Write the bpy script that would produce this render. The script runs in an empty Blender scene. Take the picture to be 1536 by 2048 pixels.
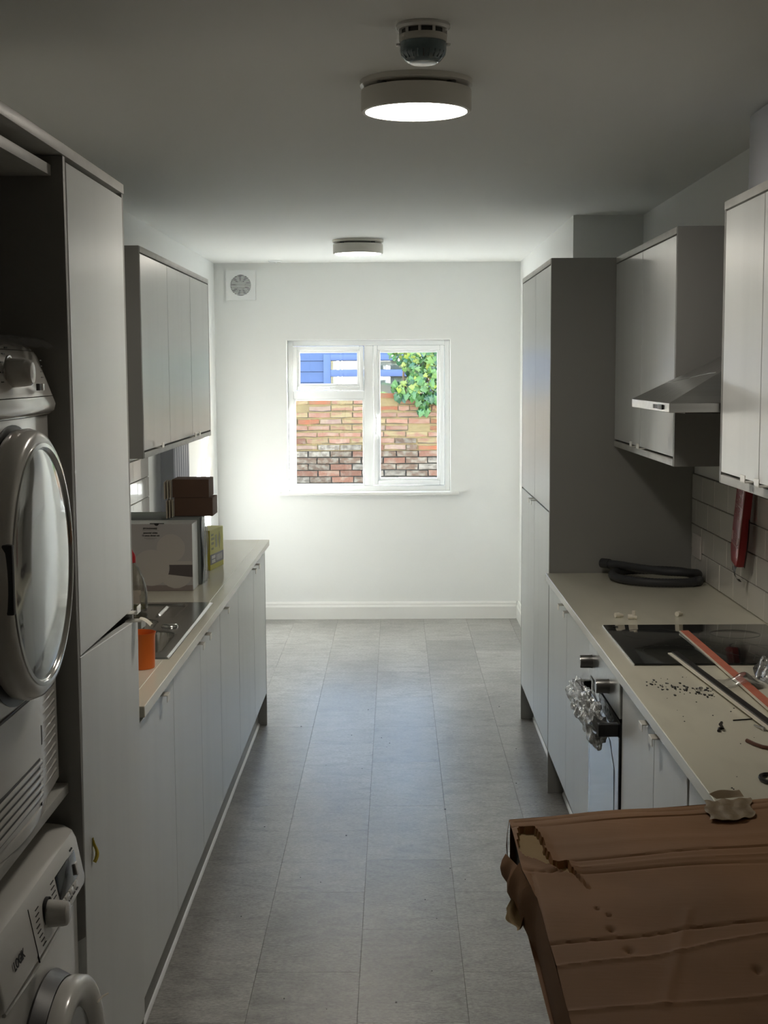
import bpy, bmesh, math, random
from mathutils import Vector, Matrix, Euler
random.seed(7)
R = random.Random(11)
sc = bpy.context.scene
C = sc.collection
PI = math.pi

# ---------------------------------------------------------------- camera
F_PX, CX, CY = 2851.49, 767.91, 1063.91          # focal length and principal point for a 1536 x 2048 frame
PITCH, YAW, ROLL, CAM_H = .1122, -.0085, .0057, 1.66
def make_camera():
    cam = bpy.data.cameras.new('camera'); o = bpy.data.objects.new('camera', cam); C.objects.link(o)
    fw = Vector((math.sin(YAW), math.cos(YAW), 0)); rt = Vector((math.cos(YAW), -math.sin(YAW), 0)); up = Vector((0, 0, 1))
    f = fw*math.cos(PITCH) - up*math.sin(PITCH); u = fw*math.sin(PITCH) + up*math.cos(PITCH)
    r2 = rt*math.cos(ROLL) - u*math.sin(ROLL); u2 = rt*math.sin(ROLL) + u*math.cos(ROLL)
    m = Matrix((( r2.x, u2.x, -f.x, 0), (r2.y, u2.y, -f.y, 0), (r2.z, u2.z, -f.z, CAM_H), (0, 0, 0, 1)))
    o.matrix_world = m
    cam.sensor_fit = 'VERTICAL'; cam.sensor_height = 36; cam.sensor_width = 27
    cam.lens = F_PX/2048*36
    cam.shift_x = (768-CX)/2048; cam.shift_y = (CY-1024)/2048
    cam.clip_start = .05; cam.clip_end = 300
    sc.camera = o
make_camera()

# ---------------------------------------------------------------- sky, sun, exposure
SUN_DIR = Vector((-1, -.85, -.55)).normalized()
SUN_STRENGTH, SKY_STRENGTH, EXPOSURE, LAMP = 43.0, 1.08, 1.0, 29.0
def make_world():
    w = bpy.data.worlds.new('world'); sc.world = w; w.use_nodes = True
    nt = w.node_tree; nt.nodes.clear()
    out = nt.nodes.new('ShaderNodeOutputWorld'); bg = nt.nodes.new('ShaderNodeBackground'); sky = nt.nodes.new('ShaderNodeTexSky')
    sky.sky_type = 'NISHITA'; sky.sun_disc = False
    sky.sun_elevation = math.asin(-SUN_DIR.z); sky.sun_rotation = math.atan2(-SUN_DIR.x, -SUN_DIR.y)
    sky.air_density = 1.0; sky.dust_density = .6
    bg.inputs['Strength'].default_value = SKY_STRENGTH
    nt.links.new(sky.outputs[0], bg.inputs[0]); nt.links.new(bg.outputs[0], out.inputs[0])
    l = bpy.data.lights.new('sun', 'SUN'); l.energy = SUN_STRENGTH; l.angle = math.radians(.6); l.color = (1, .98, .945)
    o = bpy.data.objects.new('sun', l); C.objects.link(o)
    o.rotation_euler = SUN_DIR.to_track_quat('-Z', 'Y').to_euler(); o.location = (6, 16, 8)
    # light portal in the window opening: gives no light of its own, only guides the sampling of the sky
    p = bpy.data.lights.new('window_portal', 'AREA'); p.shape = 'RECTANGLE'; p.size = 1.1; p.size_y = 1.05
    p.cycles.is_portal = True
    po = bpy.data.objects.new('window_portal', p); C.objects.link(po)
    po.location = (-.178, 9.75, 1.36); po.rotation_euler = (-PI/2, 0, 0)
make_world()
sc.view_settings.view_transform = 'Standard'; sc.view_settings.look = 'None'
sc.view_settings.gamma = 1; sc.view_settings.use_curve_mapping = False
sc.view_settings.exposure = EXPOSURE
cy = sc.cycles
cy.use_denoising = True
cy.max_bounces = 14; cy.diffuse_bounces = 8; cy.glossy_bounces = 5; cy.transmission_bounces = 8; cy.transparent_max_bounces = 16
cy.caustics_reflective = False; cy.caustics_refractive = False; cy.sample_clamp_indirect = 60

# ---------------------------------------------------------------- materials
def srgb(*c):
    return tuple((x/255/12.92 if x/255 <= .04045 else ((x/255+.055)/1.055)**2.4) for x in c)
def mat(name, col, rough=.5, metal=0, spec=.5, col2=None, scale=(4, 4, 4), detail=4, lo=.35, hi=.65, bump=0, bscale=None,
        coat=0, rnd=0, emis=None, alpha=1, trans=0, ior=1.45, rough2=None, space='POS'):
    m = bpy.data.materials.new(name); m.use_nodes = True
    nt = m.node_tree; b = nt.nodes['Principled BSDF']; L = nt.links.new
    b.inputs['Base Color'].default_value = (*col, 1); b.inputs['Roughness'].default_value = rough
    b.inputs['Metallic'].default_value = metal; b.inputs['Specular IOR Level'].default_value = spec
    b.inputs['Coat Weight'].default_value = coat; b.inputs['Coat Roughness'].default_value = .08
    b.inputs['Transmission Weight'].default_value = trans; b.inputs['IOR'].default_value = ior
    b.inputs['Alpha'].default_value = alpha
    if emis:
        b.inputs['Emission Color'].default_value = (*emis[0], 1); b.inputs['Emission Strength'].default_value = emis[1]
    vec = None
    def coords(s):
        if space == 'POS': g = nt.nodes.new('ShaderNodeNewGeometry'); src = g.outputs['Position']
        else: g = nt.nodes.new('ShaderNodeTexCoord'); src = g.outputs['Object']
        v = nt.nodes.new('ShaderNodeVectorMath'); v.operation = 'MULTIPLY'; v.inputs[1].default_value = s
        L(src, v.inputs[0]); return v.outputs[0]
    csock = None
    if col2:
        n = nt.nodes.new('ShaderNodeTexNoise'); n.inputs['Scale'].default_value = 1; n.inputs['Detail'].default_value = detail
        L(coords(scale), n.inputs['Vector'])
        mr = nt.nodes.new('ShaderNodeMapRange'); mr.inputs[1].default_value = lo; mr.inputs[2].default_value = hi
        L(n.outputs['Fac'], mr.inputs[0])
        mx = nt.nodes.new('ShaderNodeMix'); mx.data_type = 'RGBA'
        mx.inputs[6].default_value = (*col, 1); mx.inputs[7].default_value = (*col2, 1)
        L(mr.outputs[0], mx.inputs[0]); csock = mx.outputs[2]
        if rough2 is not None:
            m2 = nt.nodes.new('ShaderNodeMapRange'); m2.inputs[1].default_value = lo; m2.inputs[2].default_value = hi
            m2.inputs[3].default_value = rough; m2.inputs[4].default_value = rough2
            L(n.outputs['Fac'], m2.inputs[0]); L(m2.outputs[0], b.inputs['Roughness'])
    if rnd:
        oi = nt.nodes.new('ShaderNodeObjectInfo'); hs = nt.nodes.new('ShaderNodeHueSaturation')
        m3 = nt.nodes.new('ShaderNodeMapRange'); m3.inputs[3].default_value = 1-rnd; m3.inputs[4].default_value = 1+rnd
        L(oi.outputs['Random'], m3.inputs[0]); L(m3.outputs[0], hs.inputs['Value'])
        if csock: L(csock, hs.inputs['Color'])
        else: hs.inputs['Color'].default_value = (*col, 1)
        csock = hs.outputs[0]
    if csock: L(csock, b.inputs['Base Color'])
    if bump:
        n = nt.nodes.new('ShaderNodeTexNoise'); n.inputs['Scale'].default_value = 1; n.inputs['Detail'].default_value = 5
        L(coords(bscale or scale), n.inputs['Vector'])
        bp = nt.nodes.new('ShaderNodeBump'); bp.inputs['Strength'].default_value = bump; bp.inputs['Distance'].default_value = .01
        L(n.outputs['Fac'], bp.inputs['Height']); L(bp.outputs[0], b.inputs['Normal'])
    return m
def glass_mat(name, tint=(1, 1, 1), refl=.06, rough=.0, milky=0, mcol=(.9, .9, .9)):
    # thin sheet: straight-through transparency with a fresnel-like gloss on top
    m = bpy.data.materials.new(name); m.use_nodes = True; nt = m.node_tree; nt.nodes.clear(); L = nt.links.new
    o = nt.nodes.new('ShaderNodeOutputMaterial'); t = nt.nodes.new('ShaderNodeBsdfTransparent'); g = nt.nodes.new('ShaderNodeBsdfGlossy')
    t.inputs[0].default_value = (*tint, 1); g.inputs['Roughness'].default_value = rough
    lw = nt.nodes.new('ShaderNodeLayerWeight'); lw.inputs[0].default_value = .25
    mr = nt.nodes.new('ShaderNodeMapRange'); mr.inputs[3].default_value = refl; mr.inputs[4].default_value = min(1, refl*8)
    L(lw.outputs['Fresnel'], mr.inputs[0])
    mx = nt.nodes.new('ShaderNodeMixShader'); L(mr.outputs[0], mx.inputs[0]); L(t.outputs[0], mx.inputs[1]); L(g.outputs[0], mx.inputs[2])
    s = mx.outputs[0]
    if milky:
        d = nt.nodes.new('ShaderNodeBsdfDiffuse'); d.inputs[0].default_value = (*mcol, 1)
        m2 = nt.nodes.new('ShaderNodeMixShader'); m2.inputs[0].default_value = milky
        L(s, m2.inputs[1]); L(d.outputs[0], m2.inputs[2]); s = m2.outputs[0]
    L(s, o.inputs[0]); return m

GREY = (.66, .68, .675)
m_wall = mat('painted_wall', (.835, .845, .835), .75, col2=(.815, .825, .815), scale=(1.5, 1.5, 1.5), bump=.03, bscale=(60, 60, 60))
m_ceil = mat('painted_ceiling', (.84, .845, .825), .8, col2=(.82, .825, .805), scale=(1.2, .5, 1), bump=.02, bscale=(40, 40, 40))
m_white = mat('white_gloss_paint', (.82, .82, .80), .35)
m_upvc = mat('white_upvc', (.84, .85, .85), .25)
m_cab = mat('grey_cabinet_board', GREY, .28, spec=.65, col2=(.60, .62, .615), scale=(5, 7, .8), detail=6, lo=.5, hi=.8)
m_panel = mat('shaded_side_panel', (.29, .29, .28), .5, col2=(.27, .27, .26), scale=(3, 3, 1))  # same board as the doors, with shade put into a darker grey
m_carc = mat('dark_carcass_gap', (.10, .10, .095), .7)
m_edge = mat('grey_board_edge', (.50, .50, .475), .4, col2=(.42, .42, .40), scale=(30, 12, 30), lo=.45, hi=.7)
m_plinth = mat('grey_plinth', (.36, .36, .345), .45)
m_seal = mat('pale_floor_seal', (.85, .86, .88), .2)
m_top = mat('cream_laminate_worktop', (.72, .70, .585), .17, spec=.5, col2=(.60, .58, .485), scale=(9, 2.2, 9), detail=8, lo=.5, hi=.72, rough2=.26)
m_handle = mat('brushed_nickel_handle', (.80, .78, .73), .35, metal=.35)
m_steel = mat('brushed_steel', (.60, .60, .59), .28, metal=1, col2=(.52, .52, .51), scale=(2, 60, 60), bump=.02, bscale=(2, 160, 160))
m_sink = mat('satin_steel_sink', (.50, .50, .48), .22, metal=1, col2=(.42, .42, .40), scale=(14, 3, 14))
m_black = mat('black_glass', (.010, .011, .011), .06, spec=.55, coat=.3)
m_blackp = mat('black_plastic', (.018, .018, .019), .35)
m_rubber = mat('dark_grey_rubber', (.045, .047, .052), .55, bump=.05, bscale=(80, 80, 80))
m_tile = mat('white_glazed_tile', (.70, .68, .64), .09, spec=.55, coat=.4, rnd=.03)
m_grout = mat('grey_grout', (.16, .15, .13), .85)
m_appl = mat('white_enamel', (.74, .73, .70), .16, spec=.5, coat=.6)
m_appl2 = mat('white_appliance_plastic', (.70, .69, .66), .22, spec=.5, coat=.3)
m_drum = mat('grey_tinted_door_glass', (.55, .56, .55), .07, metal=.75, spec=.6)
m_chrome = mat('satin_chrome_ring', (.68, .68, .66), .14, metal=.8)
m_dgrey = mat('dark_grey_plastic', (.055, .055, .056), .4)
m_ink = mat('black_print', (.02, .02, .02), .6)
m_inkg = mat('grey_print', (.16, .16, .16), .6)
m_card = mat('brown_cardboard', (.42, .215, .095), .72, col2=(.33, .17, .075), scale=(5, 3, 5), detail=6, lo=.35, hi=.7, bump=.04, bscale=(30, 160, 30))
m_cardi = mat('inner_cardboard_liner', (.52, .37, .18), .8, col2=(.44, .31, .15), scale=(12, 12, 12))
m_cardd = mat('chocolate_cardboard', (.115, .065, .042), .75, col2=(.10, .058, .038), scale=(8, 8, 8))
m_cardl = mat('lit_cardboard_flap', (.50, .44, .36), .8)  # flaps of the brown boxes, coloured pale as if lit
m_tape = mat('paper_parcel_tape', (.30, .22, .125), .45, col2=(.25, .18, .10), scale=(40, 40, 40), bump=.2, bscale=(50, 50, 50))
m_red = mat('red_pvc_pouch', (.30, .018, .022), .32, bump=.08, bscale=(25, 25, 25))
m_redcap = mat('red_cap_plastic', (.42, .02, .025), .3)
m_orange = mat('orange_plastic', (.72, .16, .02), .35)
m_yel = mat('yellow_box_card', (.62, .60, .16), .5)
m_olive = mat('olive_box_side', (.42, .36, .04), .5)
m_greyprint = mat('grey_printed_band', (.22, .22, .24), .5)
m_wprint = mat('white_print', (.72, .72, .70), .5)
m_pink = mat('salmon_edging_face', (.62, .20, .13), .5, col2=(.55, .17, .11), scale=(20, 20, 20))
m_cream = mat('cream_plastic', (.78, .74, .64), .4)
m_rust = mat('brown_rubber', (.12, .04, .02), .5)
m_lens = mat('blue_green_lens', (.12, .17, .19), .06, spec=.6, coat=.6)
m_lensw = mat('white_reflector_disc', (.80, .86, .86), .2)
m_lampbody = mat('white_lamp_body', (.62, .60, .55), .4)
m_lampglow = mat('lit_lamp_diffuser', (.9, .88, .8), .5, emis=((1.0, .915, .80), LAMP))
m_rad = mat('blue_grey_radiator_paint', (.30, .31, .35), .35)
m_film = glass_mat('clear_crumpled_film', (.97, .97, .97), .16, .10, .03)
m_filmw = glass_mat('cloudy_film', (.92, .92, .92), .20, .12, .10, (.75, .75, .72))
m_filmed = mat('filmed_steel', (.74, .76, .84), .22, spec=.6, coat=.3)
m_pane = glass_mat('window_glass', (.97, .985, .98), .04)
m_bottle = glass_mat('clear_bottle_plastic', (.93, .93, .90), .10, .02, .10, (.55, .52, .45))
m_soap = mat('green_dish_soap', (.42, .42, .05), .15, coat=.5)
m_label = mat('bottle_label', (.45, .40, .33), .4)
m_boxw = mat('off_white_box_print', (.43, .415, .41), .35)
m_boxs = mat('white_box_side', (.78, .79, .78), .3)
m_plate = mat('printed_plate', (.50, .475, .445), .35)
m_plated = mat('printed_dark_drawer', (.11, .095, .095), .4)
m_printwood = mat('printed_table_top', (.27, .23, .22), .4)
m_ysticker = mat('yellow_sticker', (.60, .47, .06), .5)
m_paper = mat('cream_paper_tag', (.72, .68, .58), .6)
m_ovenpane = mat('film_covered_oven_glass', (.40, .46, .56), .10, spec=.6, coat=.6)
m_ovenframe = mat('film_edge_oven_glass', (.48, .54, .62), .12, spec=.6, coat=.5)

# floor: slate-effect vinyl tiles
def floor_mat():
    m = mat('slate_effect_vinyl', (.40, .385, .35), .42, spec=.5)
    nt = m.node_tree; L = nt.links.new; b = nt.nodes['Principled BSDF']
    g = nt.nodes.new('ShaderNodeNewGeometry'); oi = nt.nodes.new('ShaderNodeObjectInfo')
    off = nt.nodes.new('ShaderNodeVectorMath'); off.operation = 'MULTIPLY_ADD'
    cmb = nt.nodes.new('ShaderNodeCombineXYZ'); L(oi.outputs['Random'], cmb.inputs[0]); L(oi.outputs['Random'], cmb.inputs[2])
    sc_ = nt.nodes.new('ShaderNodeVectorMath'); sc_.operation = 'SCALE'; sc_.inputs[3].default_value = 37
    L(cmb.outputs[0], sc_.inputs[0])
    L(g.outputs['Position'], off.inputs[0]); off.inputs[1].default_value = (8, 15, 8); L(sc_.outputs[0], off.inputs[2])
    n1 = nt.nodes.new('ShaderNodeTexNoise'); n1.inputs['Scale'].default_value = 1; n1.inputs['Detail'].default_value = 9; n1.inputs['Roughness'].default_value = .68
    n1.inputs['Distortion'].default_value = .9
    L(off.outputs[0], n1.inputs['Vector'])
    o2 = nt.nodes.new('ShaderNodeVectorMath'); o2.operation = 'MULTIPLY'; o2.inputs[1].default_value = (70, 150, 90); L(g.outputs['Position'], o2.inputs[0])
    n2 = nt.nodes.new('ShaderNodeTexNoise'); n2.inputs['Scale'].default_value = 1; n2.inputs['Detail'].default_value = 6; n2.inputs['Roughness'].default_value = .75
    L(o2.outputs[0], n2.inputs['Vector'])
    # big scuffed dust patches
    o3 = nt.nodes.new('ShaderNodeVectorMath'); o3.operation = 'MULTIPLY'; o3.inputs[1].default_value = (2.2, 1.1, 1); L(g.outputs['Position'], o3.inputs[0])
    n3 = nt.nodes.new('ShaderNodeTexNoise'); n3.inputs['Scale'].default_value = 1; n3.inputs['Detail'].default_value = 5
    L(o3.outputs[0], n3.inputs['Vector'])
    r = nt.nodes.new('ShaderNodeValToRGB'); e = r.color_ramp.elements
    e[0].position = .30; e[0].color = (.20, .197, .186, 1); e[1].position = .72; e[1].color = (.40, .396, .38, 1)
    x = r.color_ramp.elements.new(.5); x.color = (.315, .311, .296, 1)
    L(n1.outputs['Fac'], r.inputs[0])
    r2 = nt.nodes.new('ShaderNodeMapRange'); r2.inputs[1].default_value = .3; r2.inputs[2].default_value = .7; r2.inputs[3].default_value = .50; r2.inputs[4].default_value = 1.46
    L(n2.outputs['Fac'], r2.inputs[0])
    r3 = nt.nodes.new('ShaderNodeMapRange'); r3.inputs[1].default_value = .35; r3.inputs[2].default_value = .65; r3.inputs[3].default_value = .86; r3.inputs[4].default_value = 1.14
    L(n3.outputs['Fac'], r3.inputs[0])
    r4 = nt.nodes.new('ShaderNodeMapRange'); r4.inputs[3].default_value = .84; r4.inputs[4].default_value = 1.12; L(oi.outputs['Random'], r4.inputs[0])
    mu = nt.nodes.new('ShaderNodeMath'); mu.operation = 'MULTIPLY'; L(r2.outputs[0], mu.inputs[0]); L(r3.outputs[0], mu.inputs[1])
    mv = nt.nodes.new('ShaderNodeMath'); mv.operation = 'MULTIPLY'; L(mu.outputs[0], mv.inputs[0]); L(r4.outputs[0], mv.inputs[1])
    hs = nt.nodes.new('ShaderNodeHueSaturation'); L(r.outputs[0], hs.inputs['Color']); L(mv.outputs[0], hs.inputs['Value'])
    L(hs.outputs[0], b.inputs['Base Color'])
    rr = nt.nodes.new('ShaderNodeMapRange'); rr.inputs[1].default_value = .35; rr.inputs[2].default_value = .65; rr.inputs[3].default_value = .30; rr.inputs[4].default_value = .36
    L(n1.outputs['Fac'], rr.inputs[0]); L(rr.outputs[0], b.inputs['Roughness'])
    bp = nt.nodes.new('ShaderNodeBump'); bp.inputs['Strength'].default_value = .12; bp.inputs['Distance'].default_value = .0015
    ad = nt.nodes.new('ShaderNodeMath'); ad.operation = 'MULTIPLY_ADD'; ad.inputs[1].default_value = .25; L(n1.outputs['Fac'], ad.inputs[0]); L(n2.outputs['Fac'], ad.inputs[2])
    L(ad.outputs[0], bp.inputs['Height']); L(bp.outputs[0], b.inputs['Normal'])
    return m
m_floor = floor_mat()
m_joint = mat('dark_floor_joint', (.12, .115, .10), .8)

# ---------------------------------------------------------------- mesh helpers
class MB:
    def __init__(s): s.v = []; s.f = []; s.mi = []
    def add(s, vs, fs, mi=0):
        n = len(s.v); s.v += [tuple(p) for p in vs]; s.f += [[i+n for i in f] for f in fs]; s.mi += [mi]*len(fs); return s
    def box(s, x0, x1, y0, y1, z0, z1, mi=0):
        return s.add([(x0, y0, z0), (x1, y0, z0), (x1, y1, z0), (x0, y1, z0), (x0, y0, z1), (x1, y0, z1), (x1, y1, z1), (x0, y1, z1)],
                     [(0, 3, 2, 1), (4, 5, 6, 7), (0, 1, 5, 4), (1, 2, 6, 5), (2, 3, 7, 6), (3, 0, 4, 7)], mi)
    def prism(s, poly, axis, a0, a1, mi=0):
        n = len(poly)
        def P(p, a): return {'x': (a, p[0], p[1]), 'y': (p[0], a, p[1]), 'z': (p[0], p[1], a)}[axis]
        vs = [P(p, a0) for p in poly]+[P(p, a1) for p in poly]
        return s.add(vs, [list(range(n))[::-1], list(range(n, 2*n))]+[(i, (i+1) % n, n+(i+1) % n, n+i) for i in range(n)], mi)
    def lathe(s, prof, c, axis='z', n=32, sy=1, mi=0):
        vs = []; fs = []
        for (r, h) in prof:
            for k in range(n):
                a = 2*PI*k/n; u, w = r*math.cos(a), r*math.sin(a)*sy
                vs.append({'z': (c[0]+u, c[1]+w, c[2]+h), 'x': (c[0]+h, c[1]+u, c[2]+w), 'y': (c[0]+u, c[1]+h, c[2]+w)}[axis])
        m = len(prof)
        for i in range(m-1):
            for k in range(n): fs.append((i*n+k, i*n+(k+1) % n, (i+1)*n+(k+1) % n, (i+1)*n+k))
        if prof[0][0] > 1e-6 and prof[0] != prof[-1]: fs.append(list(range(n))[::-1])
        if prof[-1][0] > 1e-6 and prof[0] != prof[-1]: fs.append(list(range((m-1)*n, m*n)))
        return s.add(vs, fs, mi)
    def cyl(s, c, axis, r, h, n=20, r2=None, mi=0):
        return s.lathe([(r, 0), (r if r2 is None else r2, h)], c, axis, n, mi=mi)
    def tube(s, pts, r, n=8, closed=False, mi=0, flat=1):
        pts = [Vector(p) for p in pts]; m = len(pts); vs = []; fs = []; prev = None
        for i, p in enumerate(pts):
            a = pts[(i-1) % m] if (closed or i > 0) else p; b = pts[(i+1) % m] if (closed or i < m-1) else p
            t = (b-a).normalized()
            if prev is None:
                ref = Vector((0, 0, 1)) if abs(t.z) < .9 else Vector((1, 0, 0)); nn = t.cross(ref).normalized()
            else: nn = (prev-t*prev.dot(t)).normalized()
            prev = nn; bb = t.cross(nn); rr = r[i] if isinstance(r, (list, tuple)) else r
            for k in range(n):
                q = 2*PI*k/n; vs.append(p+nn*rr*math.cos(q)+bb*rr*flat*math.sin(q))
        for i in range(m if closed else m-1):
            for k in range(n): fs.append((i*n+k, i*n+(k+1) % n, ((i+1) % m)*n+(k+1) % n, ((i+1) % m)*n+k))
        if not closed: fs += [list(range(n))[::-1], list(range((m-1)*n, m*n))]
        return s.add(vs, fs, mi)
    def sheet(s, fn, nu, nv, mi=0):
        vs = [fn(i/nu, j/nv) for j in range(nv+1) for i in range(nu+1)]
        return s.add(vs, [(j*(nu+1)+i, j*(nu+1)+i+1, (j+1)*(nu+1)+i+1, (j+1)*(nu+1)+i) for j in range(nv) for i in range(nu)], mi)
    def mesh(s, name, org, bevel=0, seg=2, smooth=35):
        me = bpy.data.meshes.new(name)
        me.from_pydata([(p[0]-org[0], p[1]-org[1], p[2]-org[2]) for p in s.v], [], s.f)
        for p, i in zip(me.polygons, s.mi): p.material_index = i
        bm = bmesh.new(); bm.from_mesh(me)
        bmesh.ops.recalc_face_normals(bm, faces=bm.faces)
        if bevel:
            es = [e for e in bm.edges if len(e.link_faces) == 2 and e.calc_face_angle(0) > .5]
            bmesh.ops.bevel(bm, geom=es, offset=bevel, offset_type='OFFSET', segments=seg, affect='EDGES', profile=.6, clamp_overlap=True)
        bm.to_mesh(me); bm.free()
        if smooth:
            for p in me.polygons: p.use_smooth = True
            me.set_sharp_from_angle(angle=math.radians(smooth))
        return me
def wloc(o):
    v = Vector((0, 0, 0))
    while o: v += o.location; o = o.parent
    return v
def obj(name, mb, m, parent=None, bevel=0, local=False, loc=None, seg=2, smooth=35):
    """link one mesh object; its points are world coordinates unless local"""
    base = wloc(parent) if parent else Vector((0, 0, 0))
    L = Vector(loc) if loc is not None else Vector((0, 0, 0))
    org = (0, 0, 0) if local else tuple(base+L)
    o = bpy.data.objects.new(name, mb.mesh(name, org, bevel, seg, smooth)); C.objects.link(o)
    for x in (m if isinstance(m, (list, tuple)) else [m]): o.data.materials.append(x)
    o.parent = parent; o.location = L
    return o
def tag(o, label, cat, group=None):
    o['label'] = label; o['category'] = cat
    if group: o['group'] = group
    return o
def thing(name, label, cat, loc=(0, 0, 0), rot=(0, 0, 0), group=None):
    o = bpy.data.objects.new(name, None); C.objects.link(o); o.location = loc; o.rotation_euler = rot; o.empty_display_size = .05
    return tag(o, label, cat, group)
def struct(o): o['kind'] = 'structure'; return o
def stuff(o): o['kind'] = 'stuff'; return o
def copies(name, me, parent, locs, rots=None):
    for i, p in enumerate(locs):
        o = bpy.data.objects.new(name, me); C.objects.link(o); o.parent = parent; o.location = p
        if rots: o.rotation_euler = rots[i]
def dup(root, loc, label=None, group=None, rot=None):
    r = root.copy(); C.objects.link(r); r.location = loc
    if rot: r.rotation_euler = rot
    if label: r['label'] = label
    if group: r['group'] = group
    for ch in list(root.children):
        c = ch.copy(); C.objects.link(c); c.parent = r
        for g in ch.children:
            d = g.copy(); C.objects.link(d); d.parent = c
    return r
def text_mesh(s, size, m, parent, loc, rot, name='lettering', extr=.0004, sx=1, align='CENTER'):
    cu = bpy.data.curves.new('txt', 'FONT'); cu.body = s; cu.size = size; cu.offset = size*.022; cu.extrude = extr; cu.align_x = align; cu.align_y = 'CENTER'
    t = bpy.data.objects.new('txt', cu); C.objects.link(t)
    me = bpy.data.meshes.new_from_object(t.evaluated_get(bpy.context.evaluated_depsgraph_get()))
    bpy.data.objects.remove(t); bpy.data.curves.remove(cu)
    o = bpy.data.objects.new(name, me); C.objects.link(o); me.materials.clear(); me.materials.append(m)
    o.parent = parent; o.location = Vector(loc)-(wloc(parent) if parent else Vector()); o.rotation_euler = rot; o.scale = (sx, 1, 1)
    return o

# ================================================================ the room
XL, XR, XRF, YF, YN, ZC = -1.191, 1.151, .827, 9.507, 6.72, 2.372
Y0 = -1.6
fl = struct(obj('floor', MB().box(-1.31, 1.27, Y0-.12, 9.8, -.12, -.0025), m_joint))
for k in range(-4, 4):
    xa = .182+.288*k; xb = xa+.288
    off = 5.332 if k % 2 else 5.029
    for j in range(-6, 8):
        ya = off+.613*j; yb = ya+.613
        if yb < 1.9: continue
        a, b, c, d = max(xa, XL), min(xb, XR), ya, min(yb, YF)
        if d-c < .05 or b-a < .05: continue
        if d < 6.6 and (b < -.75 or a > .75): continue
        if d < 6.8 and a > .75: continue
        if c > 6.8: b = min(b, XRF)
        if b-a < .02: continue
        g = .0006
        obj('floor_tile', MB().box(a+g, b-g, c+g, d-g, -.0025, 0), m_floor, fl, smooth=0)
struct(obj('ceiling', MB().box(-1.31, 1.27, Y0-.12, 9.8, ZC, ZC+.12), m_ceil))
wl = struct(obj('wall_left', MB().box(XL-.12, XL, Y0, 9.8, 0, ZC), m_wall))
wr = struct(obj('wall_right', MB().prism([(XR, Y0), (XR, YN), (XRF, YN), (XRF, 9.8), (XR+.12, 9.8), (XR+.12, Y0)], 'z', 0, ZC), m_wall, smooth=0))
WX0, WX1, WZ0, WZ1 = -.720, .366, .855, 1.868
struct(obj('wall_far', MB().box(XL, WX0, YF, 9.8, 0, ZC).box(WX1, XRF, YF, 9.8, 0, ZC).box(WX0, WX1, YF, 9.8, 0, WZ0).box(WX0, WX1, YF, 9.8, WZ1, ZC), m_wall, smooth=0))
struct(obj('wall_near', MB().box(XL, XR, Y0-.12, Y0, 0, ZC), m_wall, smooth=0))
def skirting(name, p, axis, a0, a1): return struct(obj(name, MB().prism(p, axis, a0, a1), m_white, smooth=0))
prof = [(0, .0), (.018, 0), (.018, .082), (.012, .096), (.012, .103), (.006, .116), (0, .116)]
skirting('baseboard_far', [(YF-a, z) for a, z in prof], 'x', XL+.02, XRF-.02)
skirting('baseboard_left', [(XL+a, z) for a, z in prof], 'y', 6.63, YF)
skirting('baseboard_right', [(XRF-a, z) for a, z in prof], 'y', YN+.01, YF)

# splashback tiles, 200 x 97 mm in running bond, children of their walls
def splash(wall, xw, sgn, y0, y1, phase):
    zt = .879
    obj('grout_bed', MB().box(min(xw, xw+sgn*.004), max(xw, xw+sgn*.004), y0, y1, zt, zt+4*.0962), m_grout, wall)
    for r in range(4):
        z0 = zt+.0962*r; p = phase + (.1 if r % 2 else 0)
        y = p - .2045*20
        while y < y1:
            a, b = max(y, y0), min(y+.2045, y1)
            if b-a > .015:
                t = .0095+R.uniform(-.0006, .0006)
                obj('wall_tile', MB().box(min(xw+sgn*.003, xw+sgn*t), max(xw+sgn*.003, xw+sgn*t), a+.0013, b-.0013, z0+.0013, z0+.0949), m_tile, wall, bevel=.0018, seg=1)
            y += .2045
splash(wr, XR, -1, 2.35, 5.485, 5.407)
splash(wl, XL, 1, 3.30, 6.80, 6.70)

# ---------------------------------------------------------------- window
def rect_frame(mb, x0, x1, z0, z1, w, y0, y1, mi=0):
    mb.box(x0, x0+w, y0, y1, z0, z1, mi).box(x1-w, x1, y0, y1, z0, z1, mi).box(x0+w, x1-w, y0, y1, z0, z0+w, mi).box(x0+w, x1-w, y0, y1, z1-w, z1, mi)
    return mb
win = thing('window_1', '', ''); del win['label']; del win['category']; struct(win)
obj('outer_frame', rect_frame(MB(), WX0+.001, WX1-.001, WZ0+.003, WZ1-.001, .036, 9.60, 9.668), m_upvc, win, bevel=.004)
obj('mullion', MB().box(-.209, -.148, 9.601, 9.667, WZ0+.04, WZ1-.038), m_upvc, win, bevel=.004)
obj('transom', MB().box(WX0+.038, -.209, 9.602, 9.666, 1.478, 1.532), m_upvc, win, bevel=.004)
def casement(x0, x1, z0, z1, w):
    s = obj('casement', rect_frame(MB(), x0, x1, z0, z1, w*.62, 9.586, 9.655), m_upvc, win, bevel=.005)
    obj('glazing_bead', rect_frame(MB(), x0+w*.62, x1-w*.62, z0+w*.62, z1-w*.62, w*.38, 9.598, 9.65), m_upvc, s, bevel=.003)
    obj('pane', MB().box(x0+w*.8, x1-w*.8, 9.626, 9.630, z0+w*.8, z1-w*.8), m_pane, s)
    return s
f1 = casement(-.683, -.212, 1.536, 1.828, .043)
f2 = casement(-.147, .326, .898, 1.830, .046)
obj('glazing_bead', rect_frame(MB(), -.684, -.209, .892, 1.478, .012, 9.604, 9.65), m_upvc, win, bevel=.002)
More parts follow.
